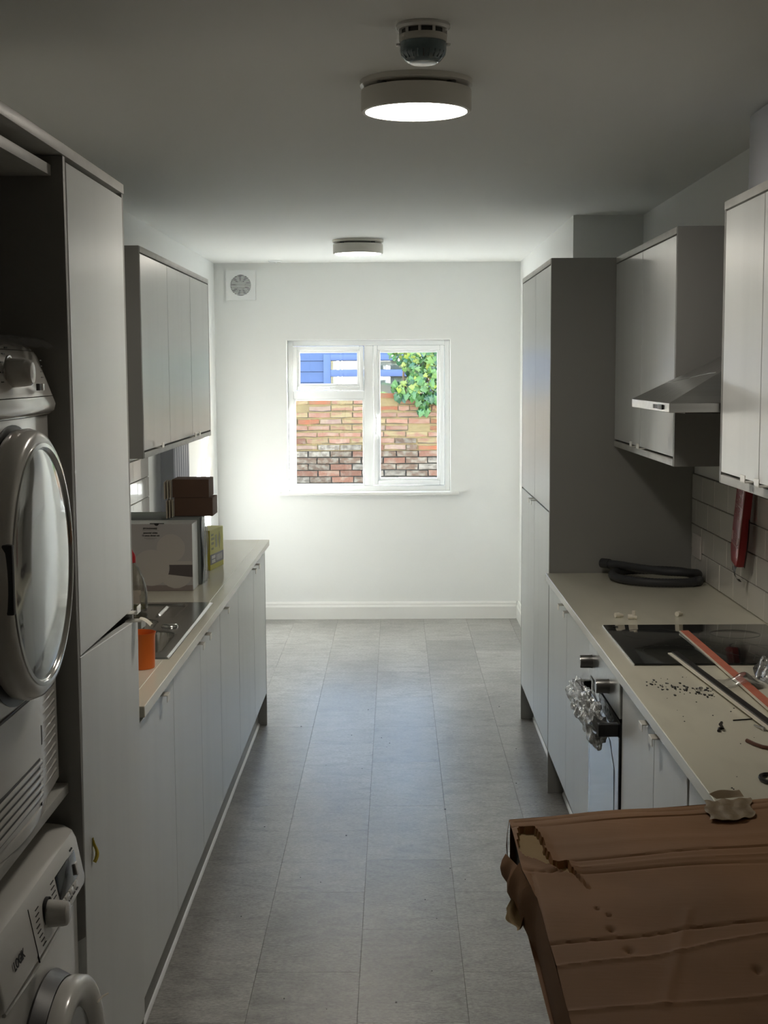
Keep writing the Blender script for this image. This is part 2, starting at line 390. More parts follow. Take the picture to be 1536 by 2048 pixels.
obj('pane', MB().box(-.678, -.215, 9.626, 9.630, .898, 1.472), m_pane, win)
h = MB().box(-.465, -.395, 9.574, 9.586, 1.545, 1.560).tube([(-.43, 9.570, 1.552), (-.47, 9.562, 1.549), (-.53, 9.560, 1.546)], .006)
h.cyl((-.43, 9.562, 1.553), 'y', .009, .014)
obj('window_handle', h, m_upvc, f1, bevel=.002)
h = MB().box(-.141, -.120, 9.574, 9.586, 1.30, 1.37).tube([(-.130, 9.566, 1.35), (-.130, 9.560, 1.30), (-.131, 9.558, 1.235)], .007)
h.cyl((-.130, 9.562, 1.35), 'y', .009, .014)
obj('window_handle', h, m_upvc, f2, bevel=.002)
obj('sill', MB().box(-.775, .42, 9.472, 9.5065, .838, .858).box(WX0, WX1, 9.5065, 9.603, .848, .858), m_white, win, bevel=.003)

# ================================================================ outside
struct(obj('ground', MB().box(-12, 12, 9.82, 40, -.35, -.15), mat('pale_bounce_paving', (.58, .56, .51), .85, col2=(.50, .48, .43), scale=(1.5, 1.5, 1.5))))  # unseen ground, made pale to bounce sunlight onto the ceiling
gw = thing('garden_wall', 'old brick garden wall seen through the window, yellow mortar smeared over its top half', 'wall', (0, 14, -.15))
m_mort = mat('buff_smeared_mortar', (0.168, 0.117, 0.051), .85, col2=(0.139, 0.094, 0.041), scale=(9, 9, 9), bump=.5, bscale=(20, 20, 30))
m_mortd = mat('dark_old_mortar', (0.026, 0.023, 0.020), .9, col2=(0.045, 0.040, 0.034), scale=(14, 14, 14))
obj('upper_masonry_core', MB().box(-6, 6, 14.005, 14.22, .885, 1.415), m_mort, gw)
obj('lower_masonry_core', MB().box(-6, 6, 14.014, 14.22, -.15, .885), m_mortd, gw)
bm_up = [mat('pink_brick', (0.168, 0.072, 0.044), .85, col2=(0.194, 0.115, 0.077), scale=(11, 11, 14), rnd=.14, bump=.3, bscale=(40, 40, 40)),
         mat('orange_brick', (0.178, 0.052, 0.021), .85, col2=(0.144, 0.065, 0.032), scale=(12, 12, 12), rnd=.14, bump=.3, bscale=(40, 40, 40)),
         mat('mortar_stained_brick', (0.183, 0.129, 0.061), .85, col2=(0.168, 0.080, 0.049), scale=(9, 9, 16), lo=.45, hi=.6, rnd=.1, bump=.3, bscale=(40, 40, 40)),
         mat('mauve_brick', (0.152, 0.087, 0.067), .85, col2=(0.186, 0.125, 0.083), scale=(13, 13, 13), rnd=.12, bump=.3, bscale=(40, 40, 40))]
bm_lo = [mat('weathered_brown_brick', (0.084, 0.048, 0.029), .9, col2=(0.152, 0.122, 0.089), scale=(16, 16, 24), lo=.45, hi=.66, rnd=.2, bump=.5, bscale=(50, 50, 50)),
         mat('weathered_grey_brick', (0.102, 0.077, 0.056), .9, col2=(0.186, 0.151, 0.115), scale=(18, 18, 24), lo=.42, hi=.62, rnd=.2, bump=.5, bscale=(50, 50, 50)),
         mat('weathered_red_brick', (0.128, 0.055, 0.032), .9, col2=(0.160, 0.106, 0.073), scale=(14, 14, 20), lo=.48, hi=.7, rnd=.16, bump=.5, bscale=(50, 50, 50))]
def brick(x, z, w, hgt, up, capb=False):
    jx = lambda: R.uniform(-.004, .004) if up else R.uniform(-.003, .003)
    yf = 13.994+R.uniform(-.004, .004) if up else 13.992+R.uniform(-.008, .006)
    if capb: yf = 13.985
    x0, x1, z0, z1 = x, x+w, z, z+hgt
    mx, dz = (x0+x1)/2+R.uniform(-.03, .03), R.uniform(-.009, .009) if up else R.uniform(-.003, .003)
    pts = [(x0+jx(), z0+jx()), (mx, z0+dz), (x1+jx(), z0+jx()), (x1+jx(), z1+jx()), (mx, z1+dz*.6), (x0+jx(), z1+jx())]
    return MB().prism(pts, 'y', yf, 14.03)
rows = 20
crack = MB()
farb = MB()
for r in range(rows):
    z = .13+.0635*r; up = r > 12; edge = r in (12, 13)
    x = -1.62 + (.112 if r % 2 else 0) + R.uniform(-.015, .015); n = 0
    while x < 1.45:
        w = R.choice([.205, .205, .205, .10]) if r % 3 == 0 else .205
        u = (up and not (edge and R.random() < .3)) or (edge and R.random() < .4)
        hgt = R.uniform(.033, .045) if u else R.uniform(.051, .055)
        m = R.choice([bm_up[0], bm_up[0], bm_up[3], bm_up[2], bm_up[2], bm_up[1]]) if u else R.choice(bm_lo)
        if u and R.random() < .08: x += w+.012; continue
        if n < 14: obj('brick', brick(x, z+(.008 if u else 0), w, hgt, u), m, gw, bevel=0, smooth=0)
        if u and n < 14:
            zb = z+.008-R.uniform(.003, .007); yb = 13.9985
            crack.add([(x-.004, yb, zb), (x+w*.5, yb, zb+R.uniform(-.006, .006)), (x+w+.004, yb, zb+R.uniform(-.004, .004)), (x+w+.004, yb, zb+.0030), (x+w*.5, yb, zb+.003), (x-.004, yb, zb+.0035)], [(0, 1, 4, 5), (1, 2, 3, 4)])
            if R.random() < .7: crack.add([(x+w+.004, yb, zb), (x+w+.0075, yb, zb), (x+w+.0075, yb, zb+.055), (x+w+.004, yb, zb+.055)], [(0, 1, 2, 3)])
        n += 1; x += w+.012
    for side in (-1, 1):
        x = -1.86 if side < 0 else 1.66
        for q in range(15):
            farb.prism([(x, z), (x+.205, z), (x+.205, z+.053), (x, z+.053)], 'y', 13.994+R.uniform(-.004, .005), 14.03); x += side*.222
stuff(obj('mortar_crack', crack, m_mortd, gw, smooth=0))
stuff(obj('far_bricks', farb, bm_lo[2], gw, smooth=0))
for x in (-.16, .11, .34, .56):
    obj('brick', brick(x, 1.402, .205, .045, False, True), bm_up[1], gw, smooth=0)
# grass and moss on the wall head
g = MB()
for i in range(240):
    x, y = R.uniform(-.24, -.09), 14.03+R.uniform(0, .16); hh = R.uniform(.03, .07); a = R.uniform(0, 6.28); w = .005
    g.add([(x-w*math.cos(a), y-w*math.sin(a), 1.40), (x+w*math.cos(a), y+w*math.sin(a), 1.40), (x+R.uniform(-.03, .03), y+R.uniform(-.03, .03), 1.40+hh)], [(0, 1, 2)])
o = obj('grass_tuft', g, mat('bright_grass', (.16, .34, .05), .6), smooth=0); tag(stuff(o), 'short green grass growing on top of the garden wall', 'grass')
# ivy
iv = thing('ivy', 'ivy with green leaves, yellow-green where sunlit, hanging over the right of the garden wall', 'ivy', (.35, 14.0, 1.25))
m_leaf = [mat('ivy_green', (0.035, 0.090, 0.019), .42, rnd=.3), mat('ivy_deep_green', (0.014, 0.049, 0.017), .4, rnd=.3), mat('ivy_yellow_green', (0.142, 0.171, 0.024), .45, rnd=.25), mat('ivy_light_green', (0.071, 0.128, 0.027), .42, rnd=.25)]
leafpts = [(0, -.10), (.22, -.42), (.34, -.12), (.58, -.02), (.36, .18), (.30, .42), (0, .78), (-.30, .42), (-.36, .18), (-.58, -.02), (-.34, -.12), (-.22, -.42)]
leafv = [(0, 0, .08)]+[(x, y, -.10*abs(x)-.06*max(0, y)) for x, y in leafpts]
leafme = []
for m in m_leaf:
    lb = MB(); lb.add(leafv, [(0, 1+i, 1+(i+1) % 12) for i in range(12)])
    me = lb.mesh('leaf', (0, 0, 0), smooth=60); me.materials.append(m); leafme.append(me)
def ivy_spot():
    while True:
        x, z = R.uniform(-.1, 1.5), R.uniform(1.26, 2.35)
        edge = .02 + .10*math.sin(z*9) - .12*max(0, z-1.6) if z > 1.47 else .0
        if z < 1.40 and x < .20: continue
        if z < 1.33 and not (.23 < x < .33 or .5 < x < .9): continue
        if 1.40 <= z < 1.55 and x < -.04+R.random()*.05: continue
        if z >= 1.55 and x < edge: continue
        return x, z
for i in range(300):
    x, z = ivy_spot()
    while not (-.1 < x < .52 and z < 1.95): x, z = ivy_spot()
    low = z < 1.45
    k = R.choice([0, 1, 1, 0]) if low else R.choice([0, 2, 3, 3, 2, 0, 1])  # upper leaves take yellow and light greens, sunlight put into their colour
    s = R.uniform(.055, .095) if low or R.random() < .3 else R.uniform(.030, .055)
    y = 13.96-R.uniform(0, .12)-(.0 if low else .02)
    o = bpy.data.objects.new('leaf', leafme[k]); C.objects.link(o); o.parent = iv
    o.location = (x-.35, y-14.0, z-1.25); o.scale = (s, s, s)
    o.rotation_euler = (PI/2+R.uniform(-.9, .5), R.uniform(-.5, .5), R.uniform(-.6, .6)+ (PI if low else R.uniform(0, 6.28)))
    o.rotation_euler = (PI/2+R.uniform(-.7, .4), (PI if low else R.uniform(0, 6.28))+R.uniform(-.5, .5), R.uniform(-.6, .6))
back = MB()
for i in range(2600):
    x, z = ivy_spot(); y = 13.95+R.uniform(-.02, .35 if z > 1.42 else .02); s = R.uniform(.03, .06)
    M3 = Euler((PI/2+R.uniform(-1, 1), R.uniform(0, 6.28), R.uniform(-1, 1))).to_matrix()
    back.add([M3 @ Vector((a*s, b*s, 0))+Vector((x, y, z)) for a, b in ((0, -.4), (.5, 0), (.3, .4), (0, .8), (-.3, .4), (-.5, 0))], [list(range(6))], R.choice([0, 1, 1, 2, 3]))
stuff(obj('inner_foliage', back, m_leaf, iv, smooth=0))
st = MB()
for i in range(9):
    x = .1+.15*i; st.tube([(x, 14.05, 1.40), (x+R.uniform(-.1, .1), 13.99, 1.62), (x+R.uniform(-.2, .2), 14.0, 1.9), (x+R.uniform(-.2, .2), 14.1, 2.2)], [.014, .012, .009, .005], 6)
obj('stem', st, mat('ivy_stem', (.10, .065, .04), .8), iv)
# blue boarded building beyond the wall
gb = thing('blue_building', 'pale blue boarded building with a white glazed window, far behind the garden wall', 'building', (0, 20, -.15))
m_blue = mat('pale_blue_boards', (0.071, 0.094, 0.183), .6, col2=(0.065, 0.089, 0.172), scale=(4, 4, 10))
m_blue2 = mat('pale_blue_frame', (0.076, 0.099, 0.193), .45)
m_reflect = mat('cream_glass_reflection', (0.095, 0.092, 0.079), .7, col2=(0.123, 0.119, 0.103), scale=(2, 2, 6))
obj('wall_core', MB().box(-6, -.97, 20.03, 24, -.15, 4.2).box(.42, 6, 20.03, 24, -.15, 4.2).box(-.97, .42, 20.03, 24, 1.89, 4.2).box(-.97, .42, 20.03, 24, -.15, .9), m_blue, gb, smooth=0)
for k in range(28):
    z = .02+.149*k
    for (a, b) in (((-6, -1.0), (.45, 6)) if .85 < z+.07 < 1.86 else ((-6, 6),)):
        obj('board', MB().prism([(20.03, z), (20.0, z+.004), (20.014, z+.146), (20.03, z+.146)], 'x', a, b), m_blue, gb, smooth=0)
wn = obj('window_frame', MB().box(-1.0, -.90, 19.985, 20.08, .86, 1.90).box(.37, .45, 19.985, 20.08, .86, 1.90).box(-.90, .37, 19.985, 20.08, 1.815, 1.90).box(-.90, .37, 19.98, 20.08, 1.59, 1.685).box(-.90, .37, 19.985, 20.08, .86, .95), m_blue2, gb, bevel=.006)
obj('pane', MB().box(-.91, .38, 20.05, 20.056, .94, 1.82), m_pane, wn)
obj('pale_reflection', MB().box(-.74, .38, 20.10, 20.12, .94, 1.82), m_reflect, wn)  # sheet behind the glass, coloured as its pale reflection
obj('curtain', MB().box(-.90, -.82, 20.11, 20.13, .94, 1.82).box(-.79, -.75, 20.09, 20.11, .94, 1.82), mat('grey_curtain', (0.089, 0.097, 0.086), .8), wn)
obj('roof', MB().prism([(19.7, 4.1), (22, 5.4), (24.4, 4.1), (24.4, 4.22), (22, 5.52), (19.7, 4.22)], 'x', -6.3, 6.3), mat('grey_slate_roof', (.13, .13, .14), .7), gb, smooth=0)

# ================================================================ cabinets
DT = .018; GAP = .0022
def door_handle(parent, x, s, y, z, drop=False):
    """small folded nickel tab hooked over a door edge; s = direction it sticks out; drop: door edge is above the tab"""
    k = -1 if drop else 1
    b = MB().box(min(x, x-s*.016), max(x, x-s*.016), y-.022, y+.022, z, z+k*.0022)
    b.box(min(x, x+s*.022), max(x, x+s*.022), y-.022, y+.022, z, z+k*.0022)
    b.box(min(x+s*.020, x+s*.022), max(x+s*.020, x+s*.022), y-.022, y+.022, z-k*.016, z)
    return obj('handle', b, m_handle, parent, bevel=.0006, seg=1)
def cabinet(name, label, cat, s, xf, xb, y0, y1, z0, z1, doors, group=None, carc_y=None):
    """s=+1 door faces +X (left run), -1 faces -X. doors: list of (ya, yb, za, zb, handle_y or None, 'top'/'bottom')"""
    t = thing(name, label, cat, ((xf+xb)/2, (y0+y1)/2, z0), group=group)
    xd = xf-s*DT
    a, b = sorted((xd-s*.002, xb))
    w = .016
    cb = MB().box(a, b, y0+.0005, y0+w, z0, z1).box(a, b, y1-w, y1-.0005, z0, z1).box(a, b, y0+w, y1-w, z0, z0+w).box(a, b, y0+w, y1-w, z1-w, z1)
    bk = sorted((xb, xb+s*.008)); cb.box(bk[0], bk[1], y0+w, y1-w, z0+w, z1-w)
    obj('carcass', cb, m_carc, t, smooth=0)
    for (ya, yb, za, zb, hy, pos) in doors:
        a, b = sorted((xd, xf))
        d = obj('door', MB().box(a, b, ya+GAP, yb-GAP, za, zb), m_cab, t, bevel=.0012, seg=1)
        if hy is not None:
            door_handle(d, xf, s, hy, zb+.0005 if pos == 'top' else za-.0005, pos == 'bottom')
    return t
ZT, ZTP = 2.083, 2.062       # top of the cornice panel, its underside
ZW = .878; ZU = .850         # worktop top and underside
XLF, XRT = -.614, .594
# --- left base run
LB = [3.292, 3.84, 4.382, 4.888, 5.466, 6.06, 6.590]
hy = [3.63, 4.325, 4.485, 4.985, 5.985, 6.135]
lab = ['grey base cupboard door beside the tall left unit, nearest under the sink run', 'grey base cupboard under the sink bowls, second from the tall left unit',
       'grey base cupboard under the sink drainer, third from the tall left unit', 'grey base cupboard under the white dinner set box', 'grey base cupboard under the yellow box, fifth along the left run',
       'grey base cupboard at the window end of the left run']
for i in range(6):
    a, b = LB[i], LB[i+1]
    cabinet('base_cupboard', lab[i], 'cupboard', 1, XLF, -1.175, a, b, .152, ZU-.156 if i in (1, 2) else ZU-.002, [(a, b, .155, ZU-.022, hy[i], 'top')], 'left base cupboards')
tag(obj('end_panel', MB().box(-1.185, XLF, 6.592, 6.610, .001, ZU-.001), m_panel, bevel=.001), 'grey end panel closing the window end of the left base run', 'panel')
o = obj('plinth', MB().box(-.672, -.654, 3.27, 6.59, .002, .150), m_plinth, bevel=.001); tag(o, 'grey plinth under the left base cupboards, white seal along the floor', 'plinth')
obj('floor_seal', MB().prism([(-.654, .001), (-.647, .001), (-.650, .009), (-.654, .012)], 'y', 3.27, 6.59), m_seal, o)
# worktop, cut out for the sink
SX0, SX1, SY0, SY1 = -1.10, -.640, 3.865, 4.79
b = MB().box(-1.185, SX0, 3.292, 6.64, ZU, ZW).box(SX1, -.595, 3.292, 6.64, ZU, ZW).box(SX0, SX1, 3.292, SY0, ZU, ZW).box(SX0, SX1, SY1, 6.64, ZU, ZW)
tag(obj('worktop', b, m_top, bevel=.0015, seg=1), 'cream worktop of the left run with the steel sink let in', 'worktop')
# --- left tall unit
TL0, TL1 = 2.700, 3.290
t = thing('tall_cupboard', 'tall narrow grey cupboard left, its lower door sagging and ajar', 'cupboard', (-.9, (TL0+TL1)/2, 0))
obj('side_panel', MB().box(-1.185, XLF-.001, TL0, TL0+.018, .001, ZTP-.001), m_panel, t, bevel=.001)
obj('side_panel', MB().box(-1.185, XLF-.001, TL1-.018, TL1, .001, ZTP-.001), m_panel, t, bevel=.001)
obj('carcass', MB().box(-1.18, -.64, TL0+.02, TL1-.02, .16, 2.05), m_carc, t)
obj('plinth', MB().box(-.672, -.654, TL0+.019, TL1-.019, .001, .15), m_plinth, t)
d = obj('upper_door', MB().box(XLF-DT, XLF, TL0+.020, TL1-.021, 1.113, ZTP-.010), m_cab, t, bevel=.0012, seg=1)
door_handle(d, XLF, 1, TL1-.055, 1.1125, True)
hw = TL1-.019-(TL0+.020)
d = obj('lower_door', MB().box(-DT, 0, 0, hw, -.955, 0), m_cab, t, bevel=.0012, seg=1, local=True, loc=(XLF+.9, TL0+.020-(TL0+TL1)/2, 1.111))
d.rotation_euler = (-.036, 0, -.022)
obj('handle', MB().box(-.016, .022, hw-.065, hw-.02, .0005, .003).box(.020, .022, hw-.065, hw-.02, -.014, .003), m_handle, d, local=True)
b = MB().sheet(lambda u, v: (.014+.026*u, hw-.058+.034*v, .006-.016*u*u+.003*math.sin(v*3)), 6, 3)
obj('paper_tag', b, m_paper, d, local=True)
b = MB().sheet(lambda u, v: (.001+.006*abs(u-.5)*2+.004*math.sin(v*5), .060+.011*u*(.4+math.sin(3*v))+.004*v, -.42+.045*v-.008*u), 4, 8)
o = obj('sticker_scrap', b, m_ysticker, d, local=True); o['label'] = 'curled yellow sticker scrap on the lower door'
# --- laundry niche and the long top panel
o = obj('top_panel', MB().box(-1.185, XLF+.001, 2.05, TL1, ZTP, ZT), m_edge, bevel=.001); tag(o, 'long thin grey top panel over the tall left cupboard and the laundry niche', 'panel')
t = thing('laundry_niche', 'shade-darkened grey niche panels around the stacked dryer and washing machine', 'shelving', (-.9, 2.38, 0))
obj('side_panel', MB().box(-1.185, XLF, 2.055, 2.073, .001, ZTP-.001), m_panel, t, bevel=.001)
obj('back_panel', MB().box(-1.188, -1.182, 2.074, 2.698, .001, ZTP-.001), m_panel, t)
obj('upper_rail', MB().box(-1.18, -.637, 2.074, 2.698, 2.024, 2.044), m_edge, t, bevel=.001)
obj('shelf', MB().box(-1.18, -.640, 2.074, 2.698, .848, .868), m_edge, t, bevel=.001)
obj('shelf_bracket', MB().box(-.74, -.69, 2.66, 2.698, .805, .847), m_panel, t, bevel=.002)
# --- left wall cupboards
LW = [4.852, 5.422, 6.022, 6.598]; XLW = -.856; ZB = 1.369
names = ['grey wall cupboard nearest on the left wall, first of the row of three', 'middle grey wall cupboard of the three on the left wall', 'grey wall cupboard nearest the window on the left wall']
for i in range(3):
    a, b = LW[i], LW[i+1]
    hyy = [LW[1]-.30, LW[2]-.06, LW[2]+.07][i]
    cabinet('wall_cupboard', names[i], 'cupboard', 1, XLW, -1.185, a, b, ZB+.021, ZTP-.001, [(a, b, ZB+.026, ZTP-.004, hyy, 'bottom')], 'left wall cupboards')
tag(obj('end_panel', MB().box(-1.185, XLW, 4.834, 4.8515, ZB, ZT), m_panel, bevel=.001), 'shade-darkened grey end panel of the left wall cupboards, facing the room entrance', 'panel')
tag(obj('cornice_panel', MB().box(-1.185, XLW+.001, 4.852, 6.615, ZTP, ZT), m_edge, bevel=.001), 'thin grey top panel along the left wall cupboards', 'panel')
tag(obj('pelmet_panel', MB().box(-1.185, XLW+.001, 4.8525, 6.615, ZB, ZB+.020), m_edge, bevel=.001), 'thin pale bottom panel along the left wall cupboards', 'panel')
tag(obj('end_panel', MB().box(-1.185, XLW, 6.5985, 6.615, ZB+.0205, ZTP-.0005), m_panel, bevel=.001), 'grey end panel of the left wall cupboards on the window side', 'panel')
# --- right larder pair
RT0, RT1, RTM = 5.487, 6.715, 6.085
for (a, b, hyy, l) in ((RT0+.019, RTM, RTM-.05, 'tall grey larder cupboard on the right, the nearer of the pair'), (RTM, RT1-.019, RTM+.05, 'tall grey larder cupboard on the right, the one nearer the window')):
    cabinet('larder_cupboard', l, 'cupboard', -1, XRT, 1.145, a, b, .16, ZTP-.001,
            [(a, b, 1.117, ZTP-.004, None, 'top'), (a, b, .172, 1.111, hyy, 'top')], 'right larder cupboards')
tag(obj('side_panel', MB().box(XRT, 1.149, RT0, RT0+.018, .001, ZT), m_panel, bevel=.001), 'big shade-darkened grey side panel of the right larder, behind the coiled hose', 'panel')
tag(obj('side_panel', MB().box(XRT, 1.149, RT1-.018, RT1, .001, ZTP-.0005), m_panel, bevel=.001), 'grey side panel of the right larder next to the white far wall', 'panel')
tag(obj('cornice_panel', MB().box(XRT-.001, 1.149, RT0+.0185, RT1, ZTP, ZT), m_edge, bevel=.001), 'thin grey top panel on the right larder pair', 'panel')
def plinth_r(y0, y1, label):
    o = obj('plinth', MB().box(.655, .673, y0, y1, .002, .158), m_plinth, bevel=.001); tag(o, label, 'plinth')
    obj('floor_seal', MB().prism([(.655, .001), (.648, .001), (.651, .009), (.655, .012)], 'y', y0, y1), m_seal, o)
plinth_r(RT0+.019, RT1-.019, 'grey plinth under the right larder pair, white seal along the floor')
# --- right wall cupboards (middle block)
XRW = .840; RW = [4.307, 4.906, 5.485]
for i, l in enumerate(['grey wall cupboard beside the cooker hood, far side', 'grey wall cupboard against the right larder, in shadow']):
    a, b = RW[i]+(.017 if i == 0 else 0), RW[i+1]
    cabinet('wall_cupboard', l, 'cupboard', -1, XRW, 1.149, a, b, ZB+.022, ZTP-.001, [(a, b, ZB+.028, ZTP-.004, RW[1]-.07 if i == 0 else RW[1]+.07, 'bottom')], 'middle right wall cupboards')
tag(obj('end_panel', MB().box(XRW, 1.149, 4.306, 4.3235, ZB, ZT), m_panel, bevel=.001), 'shade-darkened grey end panel of the middle right wall cupboards, behind the cooker hood', 'panel')
tag(obj('cornice_panel', MB().box(XRW-.001, 1.149, 4.324, 5.486, ZTP, ZT), m_edge, bevel=.001), 'scuffed grey top panel along the middle right wall cupboards', 'panel')
tag(obj('pelmet_panel', MB().box(XRW-.001, 1.149, 4.3245, 5.486, ZB, ZB+.021), m_edge, bevel=.001), 'pale bottom panel under the middle right wall cupboards', 'panel')
# near block
NW = [2.90, 3.300, 3.685]
for i, l in enumerate(['nearest grey wall cupboard on the right, cut by the picture edge', 'narrow grey wall cupboard above the red pouch']):
    a, b = NW[i], NW[i+1]-(.001 if i else 0)
    cabinet('wall_cupboard', l, 'cupboard', -1, XRW, 1.149, a, b, ZB+.022, ZTP-.001, [(a, b, ZB+.028, ZTP-.004, NW[1]-.065 if i == 0 else NW[1]+.065, 'bottom')], 'near right wall cupboards')
tag(obj('end_panel', MB().box(XRW, 1.149, 3.685, 3.702, ZB, ZTP-.0005), m_panel, bevel=.001), 'grey end panel of the near right wall cupboards, facing the window', 'panel')
tag(obj('cornice_panel', MB().box(XRW-.001, 1.149, 2.88, 3.702, ZTP, ZT), m_edge, bevel=.001), 'grey top panel along the near right wall cupboards', 'panel')
tag(obj('pelmet_panel', MB().box(XRW-.001, 1.149, 2.88, 3.684, ZB, ZB+.021), m_edge, bevel=.001), 'pale bottom panel above the red pouch on the right', 'panel')
# --- right base run
RB = [(4.908, 5.485, 4.99, 'grey base cupboard next to the right larder, under the coiled hose'), (4.292, 4.908, 4.835, 'grey base cupboard beside the oven, window side'),
      (3.222, 3.688, 3.285, 'grey base cupboard beside the oven, near side'), (2.846, 3.222, 3.155, 'grey base cupboard just behind the big cardboard box'),
      (2.30, 2.830, None, 'grey base cupboard mostly hidden by the big cardboard box'),
      (1.70, 2.298, None, 'grey base cupboard wholly under the big cardboard box'), (1.02, 1.698, None, 'grey base cupboard at the near end of the right run')]
for a, b, hyy, l in RB:
    cabinet('base_cupboard', l, 'cupboard', -1, XRT, 1.145, a, b, .16, ZU-.002, [(a, b, .172, ZU-.016, hyy, 'top')], 'right base cupboards')
plinth_r(2.30, 5.465, 'grey plinth under the right base cupboards and oven, white seal along the floor')
tag(obj('worktop', MB().box(.579, 1.149, 1.0, 5.486, ZU, ZW), m_top, bevel=.0015, seg=1), 'cream worktop of the right run holding the hob and the coiled hose', 'worktop')

# ================================================================ appliances
# --- tumble dryer on the shelf
DY0, DY1, DZ0, DZ1, DX = 2.085, 2.682, .869, 1.722, -.637
dr = thing('tumble_dryer', 'white tumble dryer stacked on the shelf, with big glossy round door', 'dryer', (-.9, 2.38, DZ0))
def rounded_front(x_back, x_front, y0, y1, r, z0, z1, bow=.012):
    p = [(x_back, y0), (x_back, y1)]
    for k in range(7):
        a = PI/2*k/6; p.append((x_front-bow-r+r*math.sin(a), y1-r+r*math.cos(a)))
    for k in range(1, 8):
        v = k/8; y = (y1-r)+(y0+r-(y1-r))*v; p.append((x_front-bow*(2*v-1)**2, y))
    for k in range(7):
        a = PI/2*k/6; p.append((x_front-bow-r+r*math.cos(a), y0+r-r*math.sin(a)))
    return p
obj('body', MB().prism(rounded_front(-1.17, DX, DY0, DY1, .022, 0, 0), 'z', DZ0+.022, 1.583), m_appl, dr, smooth=40)
obj('base_band', MB().prism(rounded_front(-1.17, DX+.004, DY0, DY1, .05, 0, 0, .03), 'z', DZ0, DZ0+.021), m_appl2, dr, bevel=.003)
# control fascia: an outward-bulging lower lip, then leaning back to the top
def loft(profile, r, y0, y1, xb=-1.17, bow=.012):
    """profile: list of (x_front, z) from bottom to top"""
    mb = MB(); rings = [rounded_front(xb, x, y0, y1, r, 0, 0, bow) for x, z in profile]; n = len(rings[0])
    vs = [(p[0], p[1], z) for ring, (x, z) in zip(rings, profile) for p in ring]
    fs = [list(range(n))[::-1], list(range((len(rings)-1)*n, len(rings)*n))]
    for i in range(len(rings)-1): fs += [(i*n+k, i*n+(k+1) % n, (i+1)*n+(k+1) % n, (i+1)*n+k) for k in range(n)]
    return mb.add(vs, fs)
obj('fascia_lip', loft([(DX+.003, 1.5845), (DX+.014, 1.592), (DX+.017, 1.604), (DX+.012, 1.618)], .026, DY0, DY1), m_appl, dr, smooth=45)
fas = obj('control_panel', loft([(DX+.011, 1.6195), (DX+.0, 1.650), (DX-.016, 1.692), (DX-.022, 1.700)], .026, DY0, DY1), m_appl2, dr, smooth=45)
obj('lid', loft([(DX-.023, 1.7012), (DX-.030, 1.711), (DX-.046, 1.719), (DX-.07, DZ1)], .03, DY0, DY1), m_appl, dr, smooth=60)
kn = obj('knob', MB().lathe([(.0, .044), (.017, .043), (.0210, .039), (.0228, .028), (.0245, .008), (.0245, 0)], (-.642, 2.368, 1.661), 'x', 32), m_appl2, fas, smooth=40)
obj('knob_ring', MB().lathe([(.026, .003), (.029, .003), (.029, 0), (.026, 0), (.026, .003)], (-.640, 2.368, 1.661), 'x', 32), m_chrome, fas)
b = MB()
for k in range(7):
    a = -1.1+k*.36; b.box(-.6375, -.636, 2.368-.052*math.cos(a)-.008, 2.368-.052*math.cos(a)+.008, 1.661-.046*math.sin(a)-.0012, 1.661-.046*math.sin(a)+.0012)
stuff(obj('dial_marks', b, m_ink, fas, smooth=0))
obj('panel_button', MB().box(-.628, -.622, 2.50, 2.515, 1.630, 1.642), m_dgrey, fas, bevel=.001)
obj('panel_button', MB().box(-.627, -.621, 2.519, 2.534, 1.630, 1.642), m_appl, fas, bevel=.001)
b = MB()
for k in range(4): b.box(-.631-.001*k, -.6295-.001*k, 2.55, 2.562, 1.652+.010*k, 1.6535+.010*k)
for k in range(3): b.box(-.632, -.630, 2.45+.02*k, 2.462+.02*k, 1.647, 1.6485)
stuff(obj('panel_print', b, m_inkg, fas, smooth=0))
# door
DC = (DX, 2.372, 1.341)
door = obj('door_rim', MB().lathe([(.214, 0), (.226, .012), (.228, .030), (.222, .046), (.210, .053), (.204, .052), (.204, .03)], (DC[0]-.006, DC[1], DC[2]), 'x', 72), m_appl2, dr, smooth=50)
obj('chrome_ring', MB().lathe([(.2045, .050), (.2035, .0545), (.197, .0555), (.193, .0515), (.193, .03), (.2045, .03), (.2045, .050)], (DC[0]-.006, DC[1], DC[2]), 'x', 72), m_chrome, door, smooth=50)
obj('door_lens', MB().lathe([(.1925, .050), (.178, .0535), (.15, .0565), (.11, .0590), (.06, .0602), (.0, .0606)], (DC[0]-.006, DC[1], DC[2]), 'x', 72), m_drum, door, smooth=80)
obj('door_recess', MB().lathe([(.236, .0), (.236, .002), (.21, .003), (.21, .0), (.236, 0)], (DX-.002, DC[1]-.004, DC[2]-.002), 'x', 64), m_dgrey, dr)
obj('grip', MB().box(-.628, -.586, 2.155, 2.168, 1.29, 1.40), m_dgrey, door, bevel=.004)
